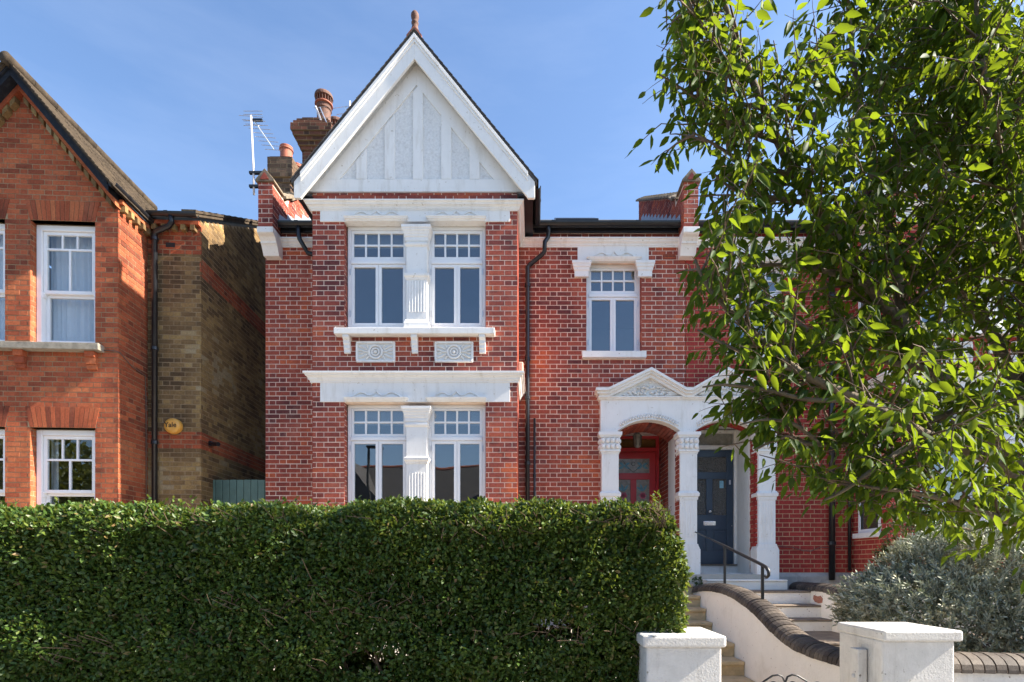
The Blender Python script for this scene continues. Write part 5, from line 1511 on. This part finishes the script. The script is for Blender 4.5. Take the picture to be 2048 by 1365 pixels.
# round the shoulders, belly and lumps
cy = (hy0 + hy1) / 2
edge = np.clip((p[:, 2] - (hz1 - .16)) / .16, 0, 1)
p[:, 1] = cy + (p[:, 1] - cy) * (1 - .16 * edge ** 2)
ef = np.clip((np.abs(p[:, 1] - cy) - .30) / .17, 0, 1); p[:, 2] -= .10 * ef ** 2 * edge
rx = np.clip((p[:, 0] - (hx1 - .2)) / .2, 0, 1); p[:, 2] -= .07 * rx ** 2 * edge
lum = vnoise(p, 2.2, 1) - .5; lum2 = vnoise(p, 6.0, 2) - .5
p[:, 1] -= np.where(p[:, 1] < cy, 1, -1) * (lum * .10 + lum2 * .07)
p[:, 2] += edge * (lum * .10 + lum2 * .08 + (vnoise(p * np.array([1, 0, 0]), 1.1, 7) - .5) * .05)
p[:, 0] += rx * (lum * .10 + lum2 * .07)
under = np.clip((1.15 - p[:, 2]) / .55, 0, 1)
p[:, 1] += under ** 2 * .14 * np.where(p[:, 1] < cy, 1, 0)
dens = vnoise(p, 2.6, 5) * .6 + vnoise(p, 5.5, 6) * .4
low = np.clip((1.28 - p[:, 2]) / .5, 0, 1)
inner = (np.abs(p[:, 1] - cy) < .36) & (p[:, 2] < hz1 - .15)
keep = rngp.random(len(p)) < np.clip(1.2 - low * .12 - (dens < .34) * (.25 + low * .35), .0, 1)
gap = (np.abs(p[:, 0] - px(775, 3.9)) < .24 * vnoise(p, 7, 8) + .05) & (np.abs(p[:, 2] - pz(1312, 3.9)) < .02 + .075 * vnoise(p, 8, 9))
gap2 = (np.abs(p[:, 0] - px(1110, 3.9)) < .16) & (np.abs(p[:, 2] - pz(1252, 3.9)) < .06)
keep &= ~(gap & (rngp.random(len(p)) < .985)) & ~(gap2 & (rngp.random(len(p)) < .85))
core_m = np.zeros(len(p), bool); core_m[-ncore:] = True
p, nr, core_m = p[keep], nr[keep], core_m[keep]
n = len(p)
rd = rngp.normal(size=(n, 3))
d = nr * .35 + np.array([0, 0, .35]) + rd * .62
nn = nr * .55 + np.array([0, 0, .55]) + rngp.normal(size=(n, 3)) * .55
sz = np.where(core_m, rngp.uniform(.06, .085, n), rngp.uniform(.021, .047, n))
bake_leaves('foliage', 'hedge_leaf', hg, 'oval', p, d, nn, sz, .1)
# shoots standing above the clipped line
ns_ = 260
sp = np.stack([rngp.uniform(hx0, hx1, ns_), rngp.uniform(hy0 + .08, hy1 - .2, ns_), np.full(ns_, hz1 - .02)], 1)
PP, DD = [], []
for q in sp:
    h = rngp.uniform(.02, .07) if q[0] < hx1 - .25 else rngp.uniform(.04, .12)
    for k in range(6):
        PP.append(q + np.array([rngp.normal() * .008, rngp.normal() * .008, h * k / 6])); a = rngp.uniform(0, 6.28)
        DD.append([math.cos(a), math.sin(a), .9])
PP = np.array(PP); DD = np.array(DD)
bake_leaves('shoots', 'hedge_leaf', hg, 'oval', PP, DD, np.tile([0, 0, 1.], (len(PP), 1)) + rngp.normal(size=PP.shape) * .3, rngp.uniform(.025, .042, len(PP)), .1)
stm = MB(); rr = random.Random(5)
for k in range(95):
    x = rr.uniform(hx0, hx1 - .1); y = rr.uniform(3.72, 4.15); z = .55
    path = [(x, y, z)]
    for i in range(5):
        x += rr.uniform(-.10, .10); y += rr.uniform(-.07, .05); z += rr.uniform(.12, .24); path.append((x, y, z))
    stm.tube(path, [.016, .014, .011, .009, .006, .004], 5)
    for b in range(3):
        q = Vector(path[rr.randint(1, 4)]); e = q + Vector((rr.uniform(-.25, .25), rr.uniform(-.3, .1), rr.uniform(.02, .28)))
        stm.tube([q, q.lerp(e, .5) + Vector((0, 0, rr.uniform(-.04, .04))), e], [.006, .005, .003], 4)
# clipped bare twigs showing in thin patches on the face and shoulder
for (cx_, cz_, sx_, n_) in ((px(1300, 3.55), 1.86, .30, 90), (px(960, 3.55), 1.80, .35, 60), (px(420, 3.55), 1.84, .35, 50), (px(700, 3.55), 1.30, .5, 60), (px(1120, 3.6), 1.12, .3, 50), (px(250, 3.6), 1.05, .6, 60)):
    for k in range(n_):
        q = Vector((cx_ + rr.gauss(0, sx_), 3.50 + rr.uniform(-.04, .05), cz_ + rr.gauss(0, .06)))
        q.x = min(q.x, hx1 - .08 - abs(rr.gauss(0, .05))); q.z = min(q.z, hz1 - .05)
        if q.z > 1.86: q.y += .10
        e = q + Vector((rr.gauss(0, .05), rr.uniform(-.05, .0), rr.uniform(.0, .07)))
        stm.tube([q + Vector((0, .08, -.04)), q, e], [.003, .0025, .0018], 4)
stm.build('stems', 'twig', hg, kind='stuff')

# ---- silver-leaved bush
def shoot_bush(root, centre, rad, shoots, per, leaf, mat, stem_mat, size, seed, zmin, front_bias=True, len_=.22, stem_r=.003, up=.55, rough=1.0):
    r_ = np.random.default_rng(seed); PP, DD, NN = [], [], []; m = MB(); c = np.array(centre); R3 = np.array(rad)
    for k in range(shoots):
        v = r_.normal(size=3); v /= np.linalg.norm(v)
        if v[1] > .55 or v[2] < -.75: continue
        bulge = 1 + rough * (.12 * math.sin(v[0] * 5 + v[2] * 4) + .10 * math.sin(v[0] * 11 + 2 + v[1] * 7))
        depth = 1 - abs(r_.normal()) * .16 * rough
        tip = c + R3 * v * bulge * depth
        if tip[2] < zmin: continue
        dirv = v * .8 + np.array([0, 0, up]) + r_.normal(size=3) * .25; dirv /= np.linalg.norm(dirv)
        L = len_ * r_.uniform(.6, 1.2)
        b = tip - dirv * L
        if stem_mat: m.tube([tuple(b), tuple((b + tip) / 2 + r_.normal(size=3) * .006), tuple(tip)], [stem_r * 1.5, stem_r * 1.2, stem_r * .7], 4, False)
        ang = r_.uniform(0, 6.28)
        s1 = np.cross(dirv, [0.3, .2, 1.]); s1 /= np.linalg.norm(s1); s2 = np.cross(dirv, s1)
        for i in range(per):
            t = i / per; ang += 1.62
            o = s1 * math.cos(ang) + s2 * math.sin(ang)
            PP.append(b + dirv * L * (t * .98 + .02)); DD.append(o * (1 - .55 * t) + dirv * (.35 + .6 * t)); NN.append(dirv - o * .3 + r_.normal(size=3) * .2)
    PP, DD, NN = map(np.array, (PP, DD, NN))
    bake_leaves('foliage', mat, root, leaf, PP, DD, NN, r_.uniform(size[0], size[1], len(PP)), .06)
    if stem_mat: m.build('stems', stem_mat, root, kind='stuff')
sb = thing('silver_bush', 'rounded silver-grey leaved bush behind the low garden wall', 'bush', (4.05, 5.0, .55))
shoot_bush(sb, (4.15, 4.95, 1.20), (1.36, .84, .72), 5200, 13, 'lance', 'silver_leaf', 'silver_stem', (.036, .060), 21, .60, stem_r=.0032, len_=.15, up=.4, rough=.5)
shoot_bush(sb, (4.15, 5.05, 1.10), (1.12, .66, .54), 1500, 14, 'lance', 'silver_leaf', None, (.045, .066), 22, .55)
gs = thing('clipped_shrub', 'small dark green rounded shrub in front of the painted bay', 'shrub', (px(1835, 7.2), 7.2, .55), 'green shrubs by the painted house')
c_ = (px(1838, 7.2), 7.2, 1.45)
shoot_bush(gs, c_, (.52, .45, .85), 1500, 9, 'oval', 'shrub_leaf', 'twig', (.025, .04), 31, .6, len_=.12)
gs = thing('leafy_shrub', 'taller green shrub at the edge beyond the silver bush', 'shrub', (px(2030, 6.8), 6.8, .55), 'green shrubs by the painted house')
shoot_bush(gs, (px(2040, 6.8), 6.8, 1.4), (.75, .5, .95), 1300, 9, 'oval', 'shrub_leaf', 'twig', (.035, .055), 32, .6, len_=.15)
wd = thing('weed_tuft', 'small green weed growing at the foot of the middle porch column', 'plant', (px(1398, 8.72), 8.72, 1.25))
shoot_bush(wd, (px(1396, 8.70), 8.72, 1.30), (.09, .06, .09), 60, 6, 'oval', 'shrub_leaf', None, (.02, .035), 33, 1.2, len_=.05)

# ---- street tree
tr = thing('leafy_tree', 'leafy green tree with drooping pointed leaves spreading over the painted house', 'tree', (2.72, 2.88, 0))
rt = random.Random(17)
limbs = []
def limb(pts, r0, r1): limbs.append(([Vector(q) for q in pts], r0 * .85, r1 * .85))
KD = .68
def Q(p, q, D):
    D = max(D, 3.3)
    return Vector((px(p, D * KD), D * KD, pz(q, D * KD)))
fork = Vector((2.60, 2.80, 1.80))
limb([(2.72, 2.88, 0), (2.69, 2.85, 1.1), fork], .075, .06)
limb([fork, Q(1990, 885, 4.1), Q(1935, 812, 4.05), Q(1867, 738, 4.0), Q(1809, 657, 3.95), Q(1743, 577, 3.9), Q(1690, 505, 3.85), Q(1624, 408, 3.75), Q(1557, 285, 3.7), Q(1493, 131, 3.65), Q(1450, 12, 3.6), Q(1430, -80, 3.6)], .052, .010)
limb([Q(1809, 657, 3.95), Q(1796, 573, 4.0), Q(1786, 480, 4.1), Q(1750, 372, 4.15), Q(1719, 210, 4.2), Q(1700, 60, 4.2), Q(1690, -80, 4.2)], .030, .010)
limb([fork, (2.55, 2.86, 2.2), Q(2048, 600, 4.3), Q(2046, 471, 4.35), Q(1984, 344, 4.3), Q(1940, 245, 4.25), Q(1893, 119, 4.2), Q(1869, 40, 4.2), Q(1850, -120, 4.2)], .052, .014)
limb([(2.55, 2.86, 2.2), Q(1992, 683, 4.3), Q(1930, 600, 4.4), Q(1895, 545, 4.5), Q(1880, 430, 4.6), Q(1840, 300, 4.7), Q(1800, 130, 4.7), Q(1790, -40, 4.7)], .038, .010)
limb([fork, Q(2000, 930, 3.7), Q(1850, 870, 3.4), Q(1720, 800, 3.2), Q(1600, 745, 3.1), Q(1500, 660, 3.0), Q(1420, 580, 2.95), Q(1390, 520, 2.95)], .034, .006)
limb([fork, Q(2048, 1047, 3.7), Q(1954, 1023, 3.5), Q(1908, 1004, 3.4), Q(1820, 985, 3.3), Q(1740, 975, 3.25)], .026, .006)
limb([Q(1867, 738, 4.0), Q(1760, 720, 4.0), Q(1660, 690, 4.0), Q(1560, 620, 3.9), Q(1480, 560, 3.9), Q(1440, 520, 3.9)], .022, .006)
limb([Q(1743, 577, 3.9), Q(1640, 540, 3.8), Q(1540, 530, 3.7), Q(1470, 540, 3.6)], .016, .005)
limb([Q(1624, 408, 3.75), Q(1540, 395, 3.7), Q(1470, 380, 3.6), Q(1430, 350, 3.55)], .014, .005)
limb([Q(1557, 285, 3.7), Q(1470, 250, 3.6), Q(1390, 195, 3.55), Q(1320, 150, 3.5)], .013, .004)
limb([Q(1594, 350, 3.7), Q(1500, 330, 3.6), Q(1430, 290, 3.5), Q(1385, 265, 3.5)], .013, .004)
limb([Q(1493, 131, 3.65), Q(1430, 80, 3.55), Q(1390, 30, 3.5), Q(1370, -20, 3.5)], .011, .004)
limb([Q(1935, 812, 4.05), Q(1840, 850, 3.8), Q(1740, 880, 3.6), Q(1640, 890, 3.5), Q(1560, 880, 3.45), Q(1510, 900, 3.4)], .020, .005)
limb([Q(1850, 870, 3.4), Q(1760, 930, 3.2), Q(1690, 980, 3.1), Q(1650, 1000, 3.1)], .016, .005)
limb([Q(1720, 800, 3.2), Q(1620, 800, 3.3), Q(1530, 780, 3.3), Q(1450, 770, 3.3), Q(1405, 775, 3.3)], .013, .004)
limb([Q(1640, 890, 3.5), Q(1590, 850, 3.4), Q(1530, 840, 3.3), Q(1480, 850, 3.3)], .011, .004)
limb([Q(1600, 745, 3.1), Q(1520, 720, 3.2), Q(1450, 690, 3.2), Q(1395, 660, 3.2)], .011, .004)
limb([Q(2046, 471, 4.35), Q(2040, 330, 4.4), Q(2020, 180, 4.4), Q(2005, 40, 4.4), Q(1995, -60, 4.4)], .02, .008)
limb([(2.55, 2.86, 2.2), Q(2060, 560, 3.8), Q(2030, 400, 3.7), Q(1990, 250, 3.6), Q(1960, 90, 3.6), Q(1950, -40, 3.6)], .022, .008)
limb([Q(1984, 344, 4.3), Q(2020, 260, 4.0), Q(2045, 170, 3.9), Q(2060, 60, 3.9)], .014, .006)
limb([fork, (2.9, 2.7, 2.4), (3.2, 2.6, 3.0), (3.4, 2.5, 3.7)], .035, .012)
def smooth(pts, k=4):
    out = []
    for i in range(len(pts) - 1):
        p0, p1, p2, p3 = pts[max(i - 1, 0)], pts[i], pts[i + 1], pts[min(i + 2, len(pts) - 1)]
        for j in range(k):
            t = j / k
            out.append(.5 * ((2 * p1) + (-p0 + p2) * t + (2 * p0 - 5 * p1 + 4 * p2 - p3) * t * t + (-p0 + 3 * p1 - 3 * p2 + p3) * t ** 3))
    return out + [pts[-1]]
# crown outline in the tree's own plane: least x allowed at each height
zs_ = [pz(q, 3.6 * KD) for q in (1365, 1100, 1040, 1000, 950, 880, 800, 740, 640, 540, 470, 440, 400, 330, 280, 240, 150, 60, 0, -200)]
xs_ = [px(q, 3.6 * KD) for q in (1990, 1950, 1720, 1630, 1545, 1480, 1420, 1385, 1355, 1365, 1425, 1470, 1425, 1440, 1370, 1320, 1285, 1330, 1345, 1360)]
def inside(v, slack=0.0): return v.x > np.interp(v.z, zs_, xs_) - slack
wood = MB(); tw = MB(); LP, LD, LN, LS = [], [], [], []
def twig(start, dirv, L, r0, leaves, level):
    pts = [start]; d_ = dirv.normalized(); n_ = 5
    for i in range(n_):
        d_ = (d_ + Vector((rt.uniform(-.16, .16), rt.uniform(-.16, .16), rt.uniform(-.14, .08)))).normalized()
        pts.append(pts[-1] + d_ * (L / n_))
    if not inside(pts[-1], .04): return pts
    tw.tube(pts, [r0 * (1 - .7 * i / n_) for i in range(n_ + 1)], 5, False)
    for k in range(leaves):
        t = (k + .6) / leaves; i = min(n_ - 1, int(t * n_)); p = pts[i].lerp(pts[i + 1], t * n_ - i)
        ax = (pts[i + 1] - pts[i]).normalized(); sd = ax.cross(Vector((0, 0, 1)))
        sd = sd.normalized() if sd.length > .1 else Vector((1, 0, 0))
        sgn = 1 if k % 2 else -1
        dl = (ax * rt.uniform(.3, .9) + sd * sgn * rt.uniform(.4, 1.0) + Vector((0, 0, rt.uniform(-1.7, -.35))) + Vector((rt.gauss(0, .2), rt.gauss(0, .2), rt.gauss(0, .2)))).normalized()
        q = p + dl * .012
        edge_ = q.x - np.interp(q.z, zs_, xs_)
        if edge_ < -.06 or rt.random() > .45 + edge_ / .32: continue
        nn_ = Vector((rt.gauss(0, .9), rt.gauss(0, .9), .7))
        LP.append(tuple(q)); LD.append(tuple(dl)); LN.append(tuple(nn_)); LS.append(rt.uniform(.040, .079))
    return pts
for li, (pts, r0, r1) in enumerate(limbs):
    S = smooth(pts); n_ = len(S)
    wood.tube(S, [r0 + (r1 - r0) * i / (n_ - 1) for i in range(n_)], 9 if r0 > .02 else 6)
    if li == 0: continue
    L = sum((b - a).length for a, b in zip(S[:-1], S[1:]))
    m_ = int(L / (.105 if li in (7, 8, 15, 16, 17) else .056 if li in (5, 13, 14) else .042))
    for k in range(m_):
        t = (k + rt.random()) / m_
        if t < .12 and r0 > .03: continue
        i = min(n_ - 2, int(t * (n_ - 1))); p = S[i].lerp(S[i + 1], t * (n_ - 1) - i)
        ax = (S[i + 1] - S[i]).normalized()
        o = Vector((rt.gauss(0, 1), rt.gauss(0, 1), rt.gauss(0, .7) + .1)); o = (o - ax * o.dot(ax)).normalized()
        bl = rt.uniform(.26, .6) * (1 - .45 * t)
        bp = twig(p, ax * .75 + o, bl, .0065, 7, 1)
        for j in range(5):
            s0 = bp[rt.randint(1, 5)]
            if not inside(s0): continue
            o2 = Vector((rt.gauss(0, 1), rt.gauss(0, 1), rt.gauss(0, .6)))
            twig(s0, (ax * .5 + o * .4 + o2 * .7), rt.uniform(.13, .27), .0026, 7, 2)
    twig(S[-1], (S[-1] - S[-3]), .3, .004, 10, 1)
trunk = wood.build('trunk', 'bark', tr, smooth=True)
tw.build('twigs', 'twig', tr, smooth=True, kind='stuff')
LP, LD, LN, LS = map(np.array, (LP, LD, LN, LS))
dist = np.linalg.norm(LP - np.array([0, 0, EYE]), axis=1)
inframe = ((LP[:, 0] / LP[:, 1] * F + VX) < 2040) & ((VY - (LP[:, 2] - EYE) / LP[:, 1] * F) > 8) & ((VY - (LP[:, 2] - EYE) / LP[:, 1] * F) < 1350)
order = np.argsort(np.where(inframe, dist / LS, 1e9)); near = order[:300]
mask = np.ones(len(LP), bool); mask[near] = False
bake_leaves('foliage', 'tree_leaf', tr, 'tree', LP[mask], LD[mask], LN[mask], LS[mask], .10)
T, Fc = leaf_template('tree')
lm = []
for cu_ in (.06, .12, .18):
    V = T.copy(); V[:, 2] -= cu_ * V[:, 1] ** 2
    me = bpy.data.meshes.new('leaf'); me.from_pydata([tuple(v) for v in V], [], Fc); me.materials.append(MATS['tree_leaf'])
    me.polygons.foreach_set('use_smooth', [True] * len(me.polygons)); me.update(); lm.append(me)
X, Y, Z = frames(LD[near], LN[near]); tb = parent_base(tr)
for i, k in enumerate(near):
    o = bpy.data.objects.new('leaf', lm[i % 3]); COL.objects.link(o); o.parent = tr
    M = Matrix(((X[i][0], Y[i][0], Z[i][0]), (X[i][1], Y[i][1], Z[i][1]), (X[i][2], Y[i][2], Z[i][2]))).to_4x4()
    o.matrix_local = Matrix.Translation(Vector(LP[k]) - Vector(tb)) @ M @ Matrix.Scale(float(LS[k]), 4)

# ------------------------------------------------------------------ across the street: only seen mirrored in the windows
for k, (xa, lab) in enumerate(((-16.5, 'slate-roofed house across the street mirrored in the bay windows, farthest from the lamp'), (-7.2, 'slate-roofed house across the street mirrored behind the street lamp'), (2.1, 'slate-roofed house across the street mirrored in the second ground-floor window'))):
    h = thing('facing_house', lab, 'house', (xa + 4.6, -16, 0), 'houses across the street')
    MB().box(xa, xa + 9.2, -22, -14, 0, 4.9).build('wall', 'brick_orange', h)
    MB().prism_x([(-22.3, 4.85), (-13.6, 4.85), (-13.6, 4.95), (-18, 7.6), (-22.3, 4.95)][::-1], xa, xa + 9.2).build('roof', 'slate', h)
    MB().tube([(xa, -18, 7.6), (xa + 9.2, -18, 7.6)], .11, 8).build('ridge', 'terracotta', h)
    gx = xa + 6.4
    MB().prism_y([(gx - 1.9, 4.9), (gx, 7.3), (gx + 1.9, 4.9)], -18, -13.0).build('gable_roof', 'slate', h)
    MB().prism_y([(gx - 1.7, 0), (gx + 1.7, 0), (gx + 1.7, 5.0), (gx, 7.1), (gx - 1.7, 5.0)][::-1], -14.1, -13.1).build('gable', 'brick_orange', h)
    for wx in (gx, xa + 2.2): MB().box(wx - .6, wx + .6, -13.1 if wx == gx else -14.05, -13.02 if wx == gx else -13.97, 3.1, 4.6).build('window', 'window_white', h)
    c = MB().box(xa + .1, xa + .9, -18.6, -17.6, 6.5, 8.3).build('chimney', 'brick_sooty', h)
    chimney_pot(c, (xa + .5, -18.1, 8.3), .12, .45)
sl_ = thing('street_lamp', 'grey street lamp across the street mirrored in the ground-floor bay window', 'street lamp', (-7.65, -9.1, 0))
MB().tube([(-7.65, -9.1, 0), (-7.65, -9.1, 1.2), (-7.65, -9.1, 1.25), (-7.65, -9.1, 6.9)], [.11, .11, .075, .06], 12).build('column', 'black_iron', sl_, smooth=False)
MB().box(-7.75, -7.0, -9.25, -8.95, 6.9, 7.0).build('lamp_head', 'black_iron', sl_, bevel=.03)
ft = thing('street_tree', 'sunlit tree across the street mirrored in the orange house windows', 'tree', (-17, -5.5, 0))
MB().tube([(-17, -5.5, 0), (-17, -5.5, 2.0), (-16.9, -5.4, 4.0), (-16.8, -5.3, 5.5)], [.2, .17, .12, .05], 8).build('trunk', 'bark', ft)
n = 9000; v = rngp.normal(size=(n, 3)); v /= np.linalg.norm(v, axis=1, keepdims=True); rad = rngp.random(n) ** .4
p = np.array([-17, -5.5, 4.0]) + v * rad[:, None] * np.array([4.0, 2.8, 2.7]) * (1 + .25 * (vnoise(v * 3 + 20, 1.0, 3)[:, None] - .5))
p = p[vnoise(p, .9, 4) > .38]
bake_leaves('crown', 'far_leaf', ft, 'oval', p, rngp.normal(size=p.shape), rngp.normal(size=p.shape) + np.array([0, 0, .6]), rngp.uniform(.18, .34, len(p)), .1)
